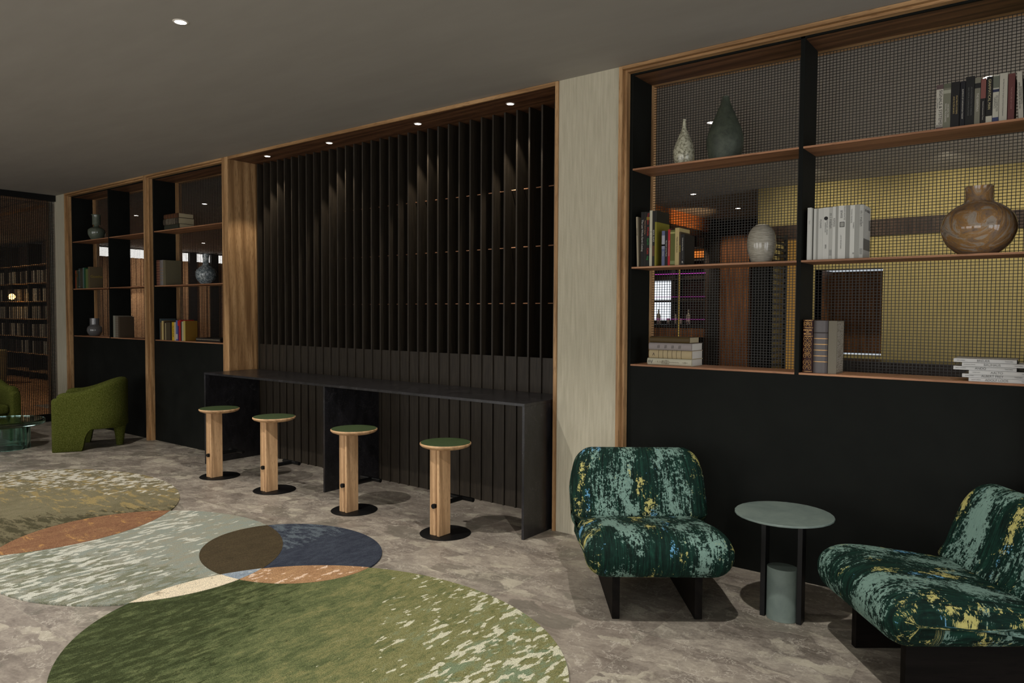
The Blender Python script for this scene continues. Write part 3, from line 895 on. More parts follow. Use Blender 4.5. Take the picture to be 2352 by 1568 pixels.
book('black paperback with its dark cover showing at the end of the colourful row', -2.030, -2.005, yR, zM, .205, .165, cm(15, 11, 11), group=g, texts=[('Understanding Media', .010, .68, inkwhite), ('ROUTLEDGE', .010, .33, inkgrey), ('R', .020, .1, inkwhite, .5, 'flat')])

g = 'white books on the middle shelf of the tall bookcase'
WB = [(-1.226, -1.204, 200, 'R', .312), (-1.2035, -1.197, 186, '', .306), (-1.1965, -1.190, 60, '', .303), (-1.1895, -1.175, 196, '', .303), (-1.1745, -1.164, 150, '', .303),
      (-1.1635, -1.138, 196, 'MUNARI', .303), (-1.1375, -1.104, 200, 'REPETITION', .305), (-1.1035, -1.085, 176, 'm i mailan', .305), (-1.0845, -1.068, 204, 'REPERES', .307), (-1.0675, -1.054, 150, '', .308),
      (-1.0535, -1.013, 204, 'ARTIST', .309), (-1.0125, -.990, 138, '', .309), (-.9895, -.965, 206, 'THOMAS', .307), (-.9645, -.941, 154, '', .308), (-.9405, -.919, 176, 'm i mailan', .306)]
WL = ['thick white book first in the white row beside the divider', 'thin white magazine second in the white row', 'thin dark grey magazine near the left of the white row', 'slim white book after the dark magazine',
      'slim grey book left of the book lettered Munari', 'white book lettered Munari in pale grey', 'wide white book with a black circle on its spine', 'grey book left of the book lettered Reperes', 'white book lettered Reperes in outline',
      'slim grey green book left of the widest white book', 'widest white book with a small framed black emblem', 'wide warm grey book without lettering in the white row', 'white book lettered Thomas near the right of the row', 'beige grey book second from the right of the white row', 'grey book at the right end of the white row with picture cover']
for (a, b, c, s_, h), lb in zip(WB, WL):
    tx = []
    if s_ == 'R': tx = [('TEXT', .010, .72, cm(150, 150, 146))]
    elif s_ == 'REPETITION': tx = [('MINIMALISM : ORIGINS', .0085, .62, ink, .68), ('A-POETICS-ON', .0085, .62, ink, .4), ('BIRK', .012, .25, ink)]
    elif s_ == 'm i mailan': tx = [(s_, .022, .74, inkgrey), ('IIIIIII', .020, .13, inkgrey, .5, 'down')]
    elif s_ == 'ARTIST': tx = [('IIIWIII', .018, .84, ink, .4), ('DREAM MONTEZ', .011, .86, inkgrey, .82), ('- ARTIST PER SEPTEMBRE -', .0075, .32, inkgrey, .4)]
    elif s_ == 'THOMAS': tx = [('THOMAS MEINECKE', .009, .80, inkgrey, .3), ('TOMBOY', .009, .62, inkgrey, .75), ('III', .014, .1, ink, .8)]
    elif s_: tx = [(s_, .014, .70, inkgrey)]
    o = book(lb, a, b, yR, zM, h, .19, cm(c, c, c - 6), group=g, texts=tx)
    if s_ == 'REPETITION':
        e = MB().tube((.0165, -.0008, .242), (.0165, .0, .242), .011, 20).build('spine_emblem', ink, o)
    if s_ == 'ARTIST':
        e = MB().box(.008, .034, -.0008, 0, .185, .215).build('spine_emblem', ink, o)
        e = MB().box(.011, .031, -.0012, -.0007, .188, .212).build('spine_emblem', cm(150, 150, 144), o)
    if lb.endswith('picture cover'):
        bx('cover_print', cm(92, 92, 88), (.0215, .0222, .012, .185, .05, .115), o)
        bx('cover_print', cm(110, 110, 108), (.0215, .0222, .14, .185, .17, .23), o)
        text('m i mailan', .030, inkgrey, o, (.0224, .10, .28), (0, 1, 0), ZP)

g = 'science books on the top shelf of the tall bookcase'
zT = 2.6032
TB = [(-.572, -.540, .240, (176, 172, 160), 'SIGNALS & SYSTEMS', ink, .020, 'white and mauve book lettered Signals and Systems'),
      (-.539, -.505, .241, (108, 108, 92), 'DISCRETE-TIME SIGNAL PROCESSING', inkwhite, .0115, 'grey green book lettered Discrete Time Signal Processing'),
      (-.504, -.465, .243, (14, 13, 13), 'MULTIRATE SYSTEMS|AND FILTER BANKS', cm(170, 150, 100), .0105, 'black book lettered Multirate Systems and Filter Banks'),
      (-.462, -.440, .240, (12, 12, 20), 'ELEMENTS OF INFORMATION THEORY', inkwhite, .009, 'black and blue book lettered Elements of Information Theory'),
      (-.438, -.399, .258, (15, 15, 15), 'AN INTRODUCTION TO ANALOG|AND DIGITAL COMMUNICATIONS', inkgrey, .0095, 'tall black book about analog and digital communications'),
      (-.397, -.372, .246, (112, 110, 96), 'THE ESSENTIALS', inkwhite, .013, 'grey book with a black square high on its spine'),
      (-.370, -.348, .236, (18, 15, 15), 'Statistical Communication Theory', inkwhite, .008, 'black book with a dusty red upper spine'),
      (-.346, -.319, .242, (16, 14, 12), 'GRAMMATICAL MAN', cm(180, 170, 130), .0155, 'black book lettered Grammatical Man with a white label'),
      (-.317, -.291, .245, (176, 174, 160), '3D COMPUTER|GRAPHICS', inkgrey, .0125, 'white book lettered 3D Computer Graphics with a blue foot'),
      (-.289, -.255, .248, (178, 175, 162), '3D Math Primer for Graphics and Game Development', inkgrey, .0085, 'cream book lettered as a math primer for graphics'),
      (-.252, -.224, .239, (96, 52, 50), 'THE NATURE OF CODE', cm(150, 110, 104), .0105, 'maroon book lettered The Nature of Code'),
      (-.205, -.184, .243, (182, 178, 166), 'INTRODUCTION TO|APPLIED NUMERICAL ANALYSIS', ink, .0095, 'leaning white book lettered Applied Numerical Analysis'),
      (-.181, -.158, .236, (118, 122, 134), 'Scientific Computing', inkgrey, .011, 'blue grey book at the right end of the science row')]
for a, b, h, c, s_, mt, sz, lb in TB:
    pr = s_.split('|')
    tx = [(p, sz, .5 if len(pr) > 1 or len(s_) > 18 else .48, mt, (.5 if len(pr) == 1 else (.68, .34)[k])) for k, p in enumerate(pr)]
    if s_.startswith('SIGNALS'): tx = [(s_, .0205, .5, ink, .62), ('ALAN V. OPPENHEIM', .006, .6, inkgrey, .2), ('SECOND', .007, .10, ink, .5, 'flat'), ('EDITION', .007, .075, ink, .5, 'flat')]
    bn = []
    if s_.startswith('SIGNALS'): bn = [(.95, .024, cm(84, 66, 66)), (.03, .014, cm(84, 66, 66))]
    if s_.startswith('DISCRETE'): bn = [(.95, .024, cm(84, 86, 70)), (.82, .018, cm(150, 150, 134))]; tx = [('DISCRETE-TIME', .0105, .40, inkwhite, .66), ('SIGNAL PROCESSING', .0105, .36, inkwhite, .34)]
    if s_.startswith('THE ESS'): bn = [(.83, .026, cm(18, 18, 18))]
    if s_.startswith('Stat'): bn = [(.78, .10, cm(120, 72, 66))]; tx = [(s_, .007, .3, inkwhite)]
    if s_.startswith('GRAM'): bn = [(.09, .034, cm(180, 176, 160))]; tx = [(s_, .0165, .62, mt)]
    if s_.startswith('3D COMP'): bn = [(.85, .06, cm(96, 100, 88)), (.67, .014, cm(36, 42, 70)), (.06, .026, cm(52, 60, 96))]; tx = [('3D COMPUTER', .0125, .40, inkgrey, .68), ('GRAPHICS', .0125, .42, inkgrey, .32)]
    book(lb, a, b, yR, zT, h, .19, cm(*c), group=g, texts=tx, bands=bn, tilt=-.05 if s_.startswith('INTRO') else 0)

# three standing books low on the tall bookcase
g = 'standing books on the lowest shelf of the tall bookcase'
o = book('dark red book with gilt ornament lettered Memoirs of Balzac', -1.240, -1.181, .095, 1.2602, .318, .22, cm(44, 12, 8), group=g, rounded=True,
     texts=[('MEMOIRS', .0115, .80, gold, .5, 'flat'), ('-OF-', .0105, .765, gold, .5, 'flat'), ('BALZAC', .0115, .73, gold, .5, 'flat')], bands=[(.845, .002, gold), (.69, .002, gold), (.985, .002, gold), (.025, .002, gold)])
def swirl(par, cx, cz, r, turns, mat):
    cu = bpy.data.curves.new('gilt_ornament', 'CURVE'); cu.dimensions = '3D'; cu.bevel_depth = .0012; cu.bevel_resolution = 1
    for sgn in (-1, 1):
        sp = cu.splines.new('POLY'); pts = []
        for k in range(26):
            a = turns * 2 * PI * k / 25; rr = r * (1 - .8 * k / 25)
            pts.append((cx + sgn * (r * 1.02 - rr * math.cos(a)), .0008, cz + rr * math.sin(a) * 1.5))
        sp.points.add(25)
        for p, q in zip(sp.points, pts): p.co = (*q, 1)
    cu.materials.append(mat)
    ob = bpy.data.objects.new('gilt_ornament', cu); COL.objects.link(ob)
    FONTS.append((ob, par, Matrix.Identity(4), 'gilt_ornament'))
for cz in (.295, .285, .200, .172, .135, .100, .060, .030):
    swirl(o, .0295, cz, .0125, 1.4, gold)
swirl(o, .0295, .115, .007, 1.2, gold); swirl(o, .0295, .16, .008, 1.1, gold)
o = book('grey leather book with gold spine bands left of the beige one', -1.178, -1.096, .095, 1.2602, .312, .20, cm(76, 70, 70, .35), group=g, rounded=True,
     bands=[(.77, .006, cm(40, 32, 26))] + [(f, .003, gold) for f in (.66, .55, .44, .33, .22)])
o = book('beige grey cloth book with metallic page edges, cover showing', -1.092, -1.046, .095, 1.2602, .311, .165, cm(110, 104, 90), group=g)
dots = MB()
for r_ in range(46):
    for c_ in range(12):
        if random.random() < .72:
            yy = .012 + c_ * .0125; zz = .012 + r_ * .0064
            dots.box(.0457, .0466, yy, yy + .0075, zz, zz + .0024)
dots.build('cover_print', cm(190, 186, 176), o)

# stack of architecture books
g = 'stacked white architecture books'
ST = [('ADOLF LOOS', 'AUGUST SARNITZ', -.386, .0, 1.2602, 'bottom white book lettered Adolf Loos'), ('ALBERT FREY', 'GLORIA KOENIG', -.417, .03, 1.2795, 'white book lettered Albert Frey'),
      ('AALTO', 'LOUNA LAHTI', -.386, -.01, 1.2990, 'white book lettered Aalto'), ('ANDO', 'MASAO FURUYAMA', -.458, .0, 1.3185, 'white book lettered Ando'),
      ('BAUHAUS', 'MAGDALENA DROSTE', -.418, .02, 1.3390, 'white book lettered Bauhaus'), ('BREUER', 'ARNT COBBERS', -.458, .0, 1.3590, 'top white book lettered Breuer in the stack')]
for k, (s_, au, xa, tl, z, lb) in enumerate(ST):
    L = .280 if xa > -.45 else .279
    book(lb, xa, xa + L, .085 + .012 * (k % 2), z, .0186, .21, cm(192, 192, 190), group=g, lying=True,
         texts=[(s_, .0165, .56 if 'O' in s_ else .52, inkgrey), (au, .0052, .88, inkgrey), ('TASCHEN', .0078, .12, inkgrey)])
# stack of four lying books
g = 'four lying old books low on the tall bookcase'
book('cream lying book with engraved figures at the bottom of the stack of four', -2.266, -1.945, .10, 1.2602, .046, .19, cm(178, 174, 154), group=g, lying=True, rounded=True,
     texts=[('A', .034, .90, inkgrey, .5, 'turn'), ('&', .026, .955, inkgrey), ('~ IL:LUS ~', .018, .70, cm(120, 112, 92)), ('((@)~~~~', .030, .47, cm(104, 96, 78)), ('~m~', .022, .14, cm(104, 96, 78))])
book('parchment lying book with dark ribs and a letter V', -2.256, -1.947, .105, 1.3066, .056, .19, cm(166, 150, 116), group=g, lying=True, rounded=True,
     texts=[('V', .030, .885, ink, .5, 'turn')], bands=[(f, .0022, cm(52, 42, 26)) for f in (.77, .665, .555, .45, .345, .235)])
book('mauve grey lying book with four square ornaments', -2.256, -1.947, .10, 1.3630, .049, .19, cm(142, 134, 132), group=g, lying=True, rounded=True,
     texts=[('#', .034, f, cm(88, 80, 78)) for f in (.76, .595, .43, .265)])
book('plain brown lying book on top of the stack of four', -2.255, -1.967, .11, 1.4124, .040, .17, cm(74, 58, 28), agedpage, group=g, lying=True, rounded=True)

# narrow bookcase books
g = 'old books on the middle shelf of the narrow bookcase'; yL = .08
U = [(-11.326, -11.270, .262, (120, 56, 28), 'orange brown old book at the left end of the green row', 1), (-11.266, -11.222, .266, (54, 62, 44), 'grey green old book next to the orange one', 0), (-11.220, -11.170, .285, (42, 52, 48), 'dark teal old book in the green row', 1),
     (-11.168, -11.062, .286, (46, 44, 34), 'thick dark ribbed old book in the green row', 1), (-11.058, -11.018, .292, (84, 104, 100), 'pale teal old book in the green row', 0), (-11.016, -10.968, .290, (22, 72, 44), 'deep green old book in the green row', 0),
     (-10.966, -10.892, .270, (96, 108, 62), 'light olive old book beside the large brown one', 0), (-10.888, -10.836, .300, (92, 80, 58), 'large brown book with gilt title on its cover', 0)]
for a, b, h, c, lb, rd in U:
    bn = []
    if 'orange' in lb: bn = [(.72, .045, cm(84, 52, 20))]
    if 'ribbed' in lb: bn = [(.1 + .055 * k, .003, cm(96, 92, 74)) for k in range(15)]
    if 'dark teal' in lb: bn = [(.9, .008, cm(110, 116, 104)), (.1, .008, cm(110, 116, 104))]
    o = book(lb, a, b, yL, 1.9312, h, .172, cm(*c), agedpage, group=g, rounded=bool(rd), bands=bn)
    if 'large' in lb:
        text('Goethe', .052, cm(150, 128, 48), o, (.0535, .088, .165), (0, 1, 0), ZP)
g = 'grey books on the lowest shelf of the narrow bookcase'
book('pale grey mottled book left of the dark covered one', -10.150, -10.092, yL, 1.2602, .292, .19, cm(134, 134, 122), agedpage, group=g)
book('brown and grey banded book between the pale and the dark one', -10.090, -10.008, yL, 1.2602, .288, .19, cm(112, 104, 92), agedpage, group=g, bands=[(.1 * k + .05, .004, cm(84, 70, 58)) for k in range(9)])
book('dark brown square book with its plain cover showing', -10.006, -9.966, yL, 1.2602, .276, .19, cm(70, 58, 44), agedpage, group=g)
g = 'books on the middle shelf of the wide bay'
book('red brown ornamented book at the left of the wide bay', -8.985, -8.905, yL, 1.9312, .314, .20, cm(88, 52, 40), agedpage, group=g, rounded=True, bands=[(.1 + .1 * k, .006, cm(130, 92, 66)) for k in range(9)])
book('silver book with thin gold bands in the wide bay', -8.900, -8.812, yL, 1.9312, .312, .20, cm(112, 108, 106, .3), agedpage, group=g, rounded=True, bands=[(f, .004, gold) for f in (.66, .55, .44, .33, .22)])
book('grey olive book with its large plain cover showing in the wide bay', -8.806, -8.746, yL, 1.9312, .308, .198, cm(96, 90, 70), agedpage, group=g)
g = 'paperbacks on the lowest shelf of the wide bay'
V = [(-8.906, -8.895, .262, (62, 74, 78), 'tall slate blue magazine at the left of the paperbacks'), (-8.893, -8.862, .215, (92, 72, 44), 'brown and gold paperback second in the row'), (-8.858, -8.812, .235, (178, 158, 106), 'cream paperback near the left of the row'), (-8.808, -8.778, .232, (60, 46, 26), 'dark brown paperback after the cream one'),
     (-8.775, -8.754, .208, (150, 138, 104), 'slim tan paperback in the row'), (-8.750, -8.646, .220, (58, 50, 38), 'thick dark book with faint gilt grid'), (-8.643, -8.612, .224, (18, 12, 14), 'slim black paperback left of the yellow one'), (-8.610, -8.556, .222, (196, 162, 36), 'yellow paperback with black vertical letters'),
     (-8.555, -8.518, .222, (180, 168, 144), 'beige paperback right of the yellow one'), (-8.517, -8.476, .245, (74, 96, 150), 'blue and white paperback in the row'), (-8.475, -8.445, .246, (78, 36, 84), 'purple paperback with a red top'), (-8.444, -8.406, .250, (160, 26, 30), 'bright red paperback taller than its neighbours'), (-8.404, -8.382, .225, (28, 24, 22), 'slim black paperback after the red one'), (-8.381, -8.345, .232, (168, 160, 138), 'pale grey paperback before the yellow edged box'),
     (-8.343, -8.300, .240, (120, 88, 26), 'golden brown book with its darker cover showing at the row end')]
for a, b, h, c, lb in V:
    tx = []; bn = []
    if 'yellow paperback' in lb: tx = [('ALISTAIR', .036, .5, ink)]
    if 'grid' in lb: bn = [(.08 + .07 * k, .004, cm(92, 80, 50)) for k in range(13)]
    if 'purple' in lb: bn = [(.85, .06, inkred)]
    if 'blue and white' in lb: bn = [(.2, .06, cm(170, 170, 166))]
    if 'golden' in lb: bn = [(.5, .238, cm(176, 158, 84))]  # pale band over the whole spine, cover darker
    book(lb, a, b, yL, 1.2602, h, .152 if 'golden' in lb else (.17 if 'slate' not in lb else .2), cm(*c), agedpage, group=g, texts=tx, bands=bn)
g = 'lying old books on the top shelf of the wide bay'
book('dark green lying book at the bottom of the old stack', -8.778, -8.44, .085, 2.6032, .060, .20, cm(44, 46, 36), agedpage, group=g, lying=True, rounded=True)
book('lying book with a silver spine and white bands in the old stack', -8.804, -8.458, .085, 2.6640, .073, .21, cm(64, 58, 50, .3), agedpage, group=g, lying=True, rounded=True, bands=[(f, .004, cm(180, 168, 144)) for f in (.78, .68, .57, .47, .37, .25)])
book('rust brown lying book on top of the old stack', -8.790, -8.455, .085, 2.7375, .054, .20, cm(70, 44, 26), agedpage, group=g, lying=True, rounded=True, bands=[(f, .012, cm(100, 60, 34)) for f in (.8, .6, .4, .2)])
t = thing('tray', 'low dark studded tray at the end of the paperback row', 'tray', (-7.86, .21, 1.2603))
m = MB(); m.box(-.26, .26, -.10, .10, 0, .008)
for b in ((-.26, .26, -.10, -.092, .008, .045), (-.26, .26, .092, .10, .008, .045), (-.26, -.252, -.092, .092, .008, .045), (.252, .26, -.092, .092, .008, .045)): m.box(*b)
m.build('tray_body', cm(30, 24, 18), t)
m = MB()
for k in range(22): m.lathe([(.001, .020), (.005, .023), (.006, .026), (.005, .029), (.001, .032)], 8, -.24 + .0228 * k, -.101)
m.build('studs', cm(150, 140, 120), t, smooth=True)

# ------------------------------------------------------------------ downlights
def spot(x, y, z, power, ang=70, blend=.5, col=(1, .86, .68), r=.03, tgt=None):
    L = bpy.data.lights.new('spot_lamp', 'SPOT'); L.energy = power; L.spot_size = math.radians(ang); L.spot_blend = blend
    L.color = col; L.shadow_soft_size = r
    o = bpy.data.objects.new('spot_lamp', L); COL.objects.link(o); o.location = (x, y, z)
    if tgt: o.rotation_euler = (Vector(tgt) - Vector((x, y, z))).to_track_quat('-Z', 'Y').to_euler()
    return o
def downlight(label, x, y, z, r=.038, group=None):
    t = thing('downlight', label, 'downlight', (x, y, z), 0, group)
    MB().lathe([(r * .86, -.004), (r, -.004), (r * 1.12, -.002), (r * 1.14, 0), (r * .86, 0)], 32, caps=False).build('trim_ring', whitering, t, smooth='auto')
    MB().lathe([(.001, -.003), (r * .86, -.003), (r * .86, -.0005), (.001, -.0005)], 32).build('lens', lampglow, t)
    return t
downlight('round ceiling downlight alone on the big ceiling above the rug', -4.128, -2.19, H, group='ceiling downlights')
WARM = (1, .955, .90)
for x, y, p in ((-4.128, -2.19, 230), (-1.06, -2.0, 190), (-7.2, -2.19, 200), (-10.3, -2.4, 90), (-4.128, -5.2, 150), (-1.06, -5.2, 120), (-7.2, -5.2, 150)):
    spot(x, y, H - .03, p, 110, .6, WARM, .03)
ND = [(-6.747, 'niche downlight at the far left end of the oak soffit'), (-5.729, 'niche downlight second from the left jamb'), (-4.527, 'niche downlight third from the left jamb'), (-3.511, 'niche downlight nearest the right jamb and fabric pier')]
for x, lb in ND:
    downlight(lb, x, .162, 3.258, .032, 'niche downlights')
    spot(x, .162, 3.235, 26, 78, .35, (1, .88, .72), .012)

# ------------------------------------------------------------------ end screen and annex
t = thing('wire_screen', 'floor to ceiling black wire mesh screen behind the green armchairs', 'screen', (-11.75, -2.3, 0))
m = MB()
px, pz, w = .0235, .0205, .0036
n = int(4.55 / px)
for i in range(n + 1):
    y = -2.28 + i * px
    m.box(-w, w, y - w, y + w, .11, 3.2)
n = int(3.09 / pz)
for i in range(1, n): m.box(-w, w, -2.28, 2.28, .11 + i * pz - w, .11 + i * pz + w)
m.build('mesh', wirem, t)
bx('top_rail', blackmetal, (-.035, .035, -2.29, 2.295, 3.2, H - .001), t)
bx('bottom_rail', blackmetal, (-.035, .035, -2.29, 2.295, 0, .11), t)
tag(bx('opening_frame', oakZ, (-12.05, -11.972, -.02, .43, 0, H - .09)), 'oak post behind the mesh screen beside the fabric corner', 'post')
tag(bx('cornice', oakX, (-18, -11.972, -.02, .12, H - .09, H - .002)), 'oak cornice running along the annex ceiling behind the mesh', 'cornice')

# annex library shelving
t = thing('library_shelf', 'wide dark library shelving seen through the mesh screen', 'bookshelf', (-20, 2.3, 0))
m = MB().box(-2.4, 2.0, .30, .36, 0, 3.2)
m.build('back_panel', cm(46, 34, 28), t)
SZ = (.20, .62, 1.02, 1.437, 1.851, 2.275, 2.70)
for z in SZ: bx('shelf', oakX, (-2.4, 2.0, 0, .30, z - .022, z), t)
for x in (-2.4, -.95, .5, 1.97): bx('upright', cm(30, 24, 20), (x, x + .03, .004, .30, 0, 3.2), t)
first = None
rr = random.Random(3)
shades = [cm(150, 146, 132), cm(120, 112, 98), cm(72, 62, 54), cm(40, 34, 30), cm(168, 160, 140)]
protos = {}
for zi, z in enumerate(SZ[1:-1]):
    x = -22.0
    while x < -18.2:
        wd = rr.choice((.07, .09, .12)); k = rr.randrange(5)
        if rr.random() < .2: x += .14
        if any(a - wd - .01 < x + 20 < a + .05 for a in (-2.4, -.95, .5, 1.97)): x += .06; continue
        key = (wd, k)
        if key not in protos:
            o = MB().box(0, wd, 0, .2, 0, .29).build('library_book', shades[k]); protos[key] = o
        else:
            o = protos[key].copy(); COL.objects.link(o)
        o.location = (x, 2.34, z)
        tag(o, 'faint book on the library shelving behind the mesh screen', 'book', 'books on the library shelving')
        x += wd + .004
o = MB().lathe([(.001, 0), (.05, .02), (.075, .075), (.05, .13), (.001, .15)], 24).build('globe_lamp', emis('amber_globe', (1, .5, .12, 1), 14), None, smooth=True)
o.location = (-19.95, 2.12, 1.952 - .075)
tag(o, 'small glowing amber globe lamp behind the mesh screen', 'lamp')
m = MB().tube((0, 0, .15), (0, 0, H - 1.952 + .075), .006, 8).build('lamp_cord', blackmetal, o)
for k, (x, y, lb) in enumerate(((-18.9, 1.3, 'pale yellow tub seat nearer the oak post behind the mesh'), (-20.3, 1.0, 'pale yellow tub seat further along behind the mesh'))):
    t = thing('tub_seat', lb, 'seat', (x, y, 0), 0, 'tub seats in the annex')
    MB().lathe([(.30, .02), (.33, .08), (.34, .40), (.33, .44), (.001, .45)], 32).build('seat', cm(176, 156, 96), t, smooth='auto')
    pts = [(.34 * math.cos(a), .34 * math.sin(a)) for a in [PI * .0 + PI * q / 20 for q in range(21)]] + [(.26 * math.cos(a), .26 * math.sin(a)) for a in [PI - PI * q / 20 for q in range(21)]]
    mm = MB()
    for q in range(20):
        mm.prism([pts[q], pts[q + 1], pts[41 - q - 1], pts[41 - q]], .44, .74)
    mm.build('backrest', cm(176, 156, 96), t)

# ------------------------------------------------------------------ rooms beyond the bookcases
darkred = wood('dark_panelling', 'Z', (.02, .010, .007, 1), (.04, .022, .014, 1), (.06, .034, .022, 1))
brownpanel = wood('brown_panelling', 'Z', rgb(84, 54, 32, 1.2), rgb(114, 76, 46, 1.2), rgb(140, 96, 60, 1.2))
struct('wall_far', darkred, (-5.10, -3.2, 8.3, 8.4, 0, H))
struct('wall_olive', yellowcloth, (-3.27, -2.515, 5.3, 5.6, 0, H), (-1.745, 4.2, 5.3, 5.6, 0, H), (-2.515, -1.745, 5.3, 5.6, 2.19, H), (-2.515, -1.745, 5.3, 5.6, 0, 1.11))
struct('trim_1', darkred, (-3.27, 4.2, 5.27, 5.3, 2.58, 2.775))
struct('recess_1', brownpanel, (-2.53, -2.515, 5.3, 6.2, 1.1, 2.2), (-2.53, -1.73, 6.2, 6.25, 1.1, 2.2))  # wood lining of the recessed opening, no door leaf
struct('wall_header', wood('amber_panelling', 'Y', rgb(190, 110, 50), rgb(214, 132, 66), rgb(226, 150, 84)), (-5.1, -5.0, 3.0, 8.0, 3.05, H))
struct('beam_1', darkred, (-5.12, -4.98, 3.0, 8.0, 2.97, 3.05))
struct('wall_bar', darkred, (-5.10, -5.0, 8.0, 8.3, 0, H), (-9.0, -8.9, 8.9, 9.0, 0, H))
struct('wall_bar_back', darkred, (-9.0, -5.95, 8.6, 8.7, 2.26, H), (-9.0, -6.75, 8.6, 8.7, 0, 2.26), (-5.93, -5.1, 8.6, 8.7, 0, H), (-6.75, -5.93, 8.6, 8.7, 0, 1.5))
daysky = emis('daylight_glass', (.86, .93, 1.0, 1), 1.4)
bx('window_3', daysky, (-6.75, -5.93, 8.62, 8.64, 1.5, 2.26))['kind'] = 'structure'
tag(bx('oak_column', brownpanel, (-4.83, -4.32, 8.0, 8.3, 0, 3.0)), 'wide brown wood panel beside the bar, seen through the mesh', 'panel')
tag(bx('dark_pillar', cm(14, 12, 12), (-5.0, -4.83, 7.9, 8.3, 0, 3.2)), 'narrow black pillar between the bar and the brown panel', 'pillar')
# bar back shelving
t = thing('bar_shelf', 'dark back bar shelving with magenta strips seen through the mesh', 'bar shelving', (-5.7, 8.25, 0))
for z in (1.42, 1.88, 2.285, 2.62, 2.84): bx('shelf', cm(24, 18, 16), (-1.0, .58, -.12, .3, z - .035, z), t)
for x in (-1.0, -.13, .50): bx('upright', cm(22, 18, 18), (x, x + .07, -.1, .3, 0, 3.0), t)
bx('back_panel', cm(150, 118, 92), (-.06, .50, .28, .3, 1.42, 2.285), t)
bx('back_panel', cm(196, 150, 130), (.2, .48, .28, .3, 2.84, 3.12), t)
bx('counter_front', brownpanel, (-1.0, .58, -.14, -.1, 1.20, 1.36), t)
mag = emis('magenta_strip', (.8, .08, .7, 1), .8)
for z in (1.53, 1.945, 2.37): bx('light_strip', mag, (-1.0, .58, -.13, -.12, z - .012, z), t)
bx('light_strip', emis('orange_strip', (1, .28, .05, 1), .7), (.0, .58, .27, .278, 2.68, 2.80), t)
clear = cm(150, 150, 140, .15)
for k, x in enumerate((-6.25, -6.1, -5.9, -5.78, -5.66, -5.5)):
    o = MB().lathe([(.001, 0), (.04, .003), (.042, .16), (.03, .2), (.014, .22), (.013, .29), (.001, .29)] if k % 2 else [(.001, 0), (.03, .003), (.036, .10), (.034, .12), (.001, .121)], 16).build('bottle' if k % 2 else 'tumbler', clear, None, smooth='auto')
    o.location = (x, 8.2, 1.4205)
    tag(o, 'small bottle on the back bar, seen through the mesh' if k % 2 else 'small tumbler on the back bar, seen through the mesh', 'bottle' if k % 2 else 'glass', 'bottles on the back bar' if k % 2 else 'tumblers on the back bar')
MB().tube((-4.92, 6.5, .0), (-4.92, 6.5, 2.9), .012, 10).build('gold_pole', emis('gold_pole', (.8, .52, .12, 1), .25)).update_tag()  # pole is no lamp; its gold shine is put in as emission
tag(bpy.data.objects['gold_pole'], 'thin gold pole in front of the back bar', 'pole')
# louvred cabinet
t = thing('louvred_tower', 'dark louvred tower in front of the olive wall, behind the mesh', 'cabinet', (-2.8, 4.7, 0))
bx('front_panel', cm(16, 16, 16), (-.24, 0, -.27, -.24, 0, 2.62), t)
for y in (-.27, .30): bx('post', cm(20, 20, 20), (-.03, 0, y, y + .05, 0, 2.62), t)
for k in range(34):
    z = .08 + k * .075
    bx('louvre', cm(22, 22, 22), (-.022, -.006, -.23, .31, z, z + .030), t)
tag(bx('amber_lit_panel', emis('amber_lit_panel', (1, .52, .12, 1), .20), (-2.862, -2.66, 5.235, 5.265, 0, 2.58)), 'lit amber wood panel beside the louvres, its light painted as glow', 'panel')  # light falling on the wood panel is put in as emission
# stone ledge
tag(bx('stone_counter', granite, (-2.45, 3.0, 4.6, 5.1, 0, 1.085)), 'black stone counter below the opening in the olive wall', 'counter')

# far left window wall with curtains
curt = Mat('tan_curtain', .9, .1)
cw = curt.wave(curt.map((1, 1, .02)), 9, 2.5, 'Y', 2)
curtm = curt.color(curt.ramp(cw, [(.2, rgb(112, 86, 64, 1.3)), (.8, rgb(170, 138, 108, 1.3))]))
struct('wall_far_left', darkred, (-19.7, -19.5, 2.7, 9.0, 3.26, H), (-19.7, -19.5, 2.7, 3.3, 0, 3.26))
bx('window_4', emis('clerestory', (1, .97, .92, 1), 2.2), (-19.66, -19.62, 3.3, 9.0, 2.95, 3.26))['kind'] = 'structure'
m = MB()
yy = 3.3; k = 0
while yy < 9.0:
    y2 = yy + .06
    m.box(-19.6 - .02 * (k % 2), -19.56 - .02 * (k % 2), yy, y2, .02, 3.03); yy = y2; k += 1
o = tag(m.build('curtain', curtm), 'long tan curtain below the bright window strip behind the bookcases', 'curtain')
for y0, lb in ((6.28, 'dark post left of the crackle vase at the window wall'), (6.93, 'dark post right of the crackle vase at the window wall')):
    tag(bx('window_post', cm(24, 18, 18), (-19.55, -19.45, y0, y0 + .21, 0, 3.27)), lb, 'post', 'dark posts at the window wall')
struct('wall_outer', darkred, (-24, -9.0, 9.0, 9.1, 0, H), (-3.27, -3.2, 5.6, 8.3, 0, H), (-24, -23.9, -9.2, 9, 0, H))

FD = [(-4.142, 5.193, 'far downlight above the bar, upper of the pair near the amber header'), (-4.112, 6.855, 'far downlight deeper in the bar room'), (-2.492, 1.728, 'warm downlight just behind the dark green vase'), (-.456, 1.72, 'warm downlight behind the science book row'),
      (-10.659, 1.694, 'warm downlight behind the old lying books'), (-16.671, 5.098, 'far downlight above the window wall behind the wide bay'), (-12.916, 1.719, 'far downlight behind the narrow bookcase divider')]
for x, y, lb in FD:
    downlight(lb, x, y, H, .042, 'far room downlights')
    spot(x, y, H - .03, 60, 100, .6, (1, .84, .66), .03)
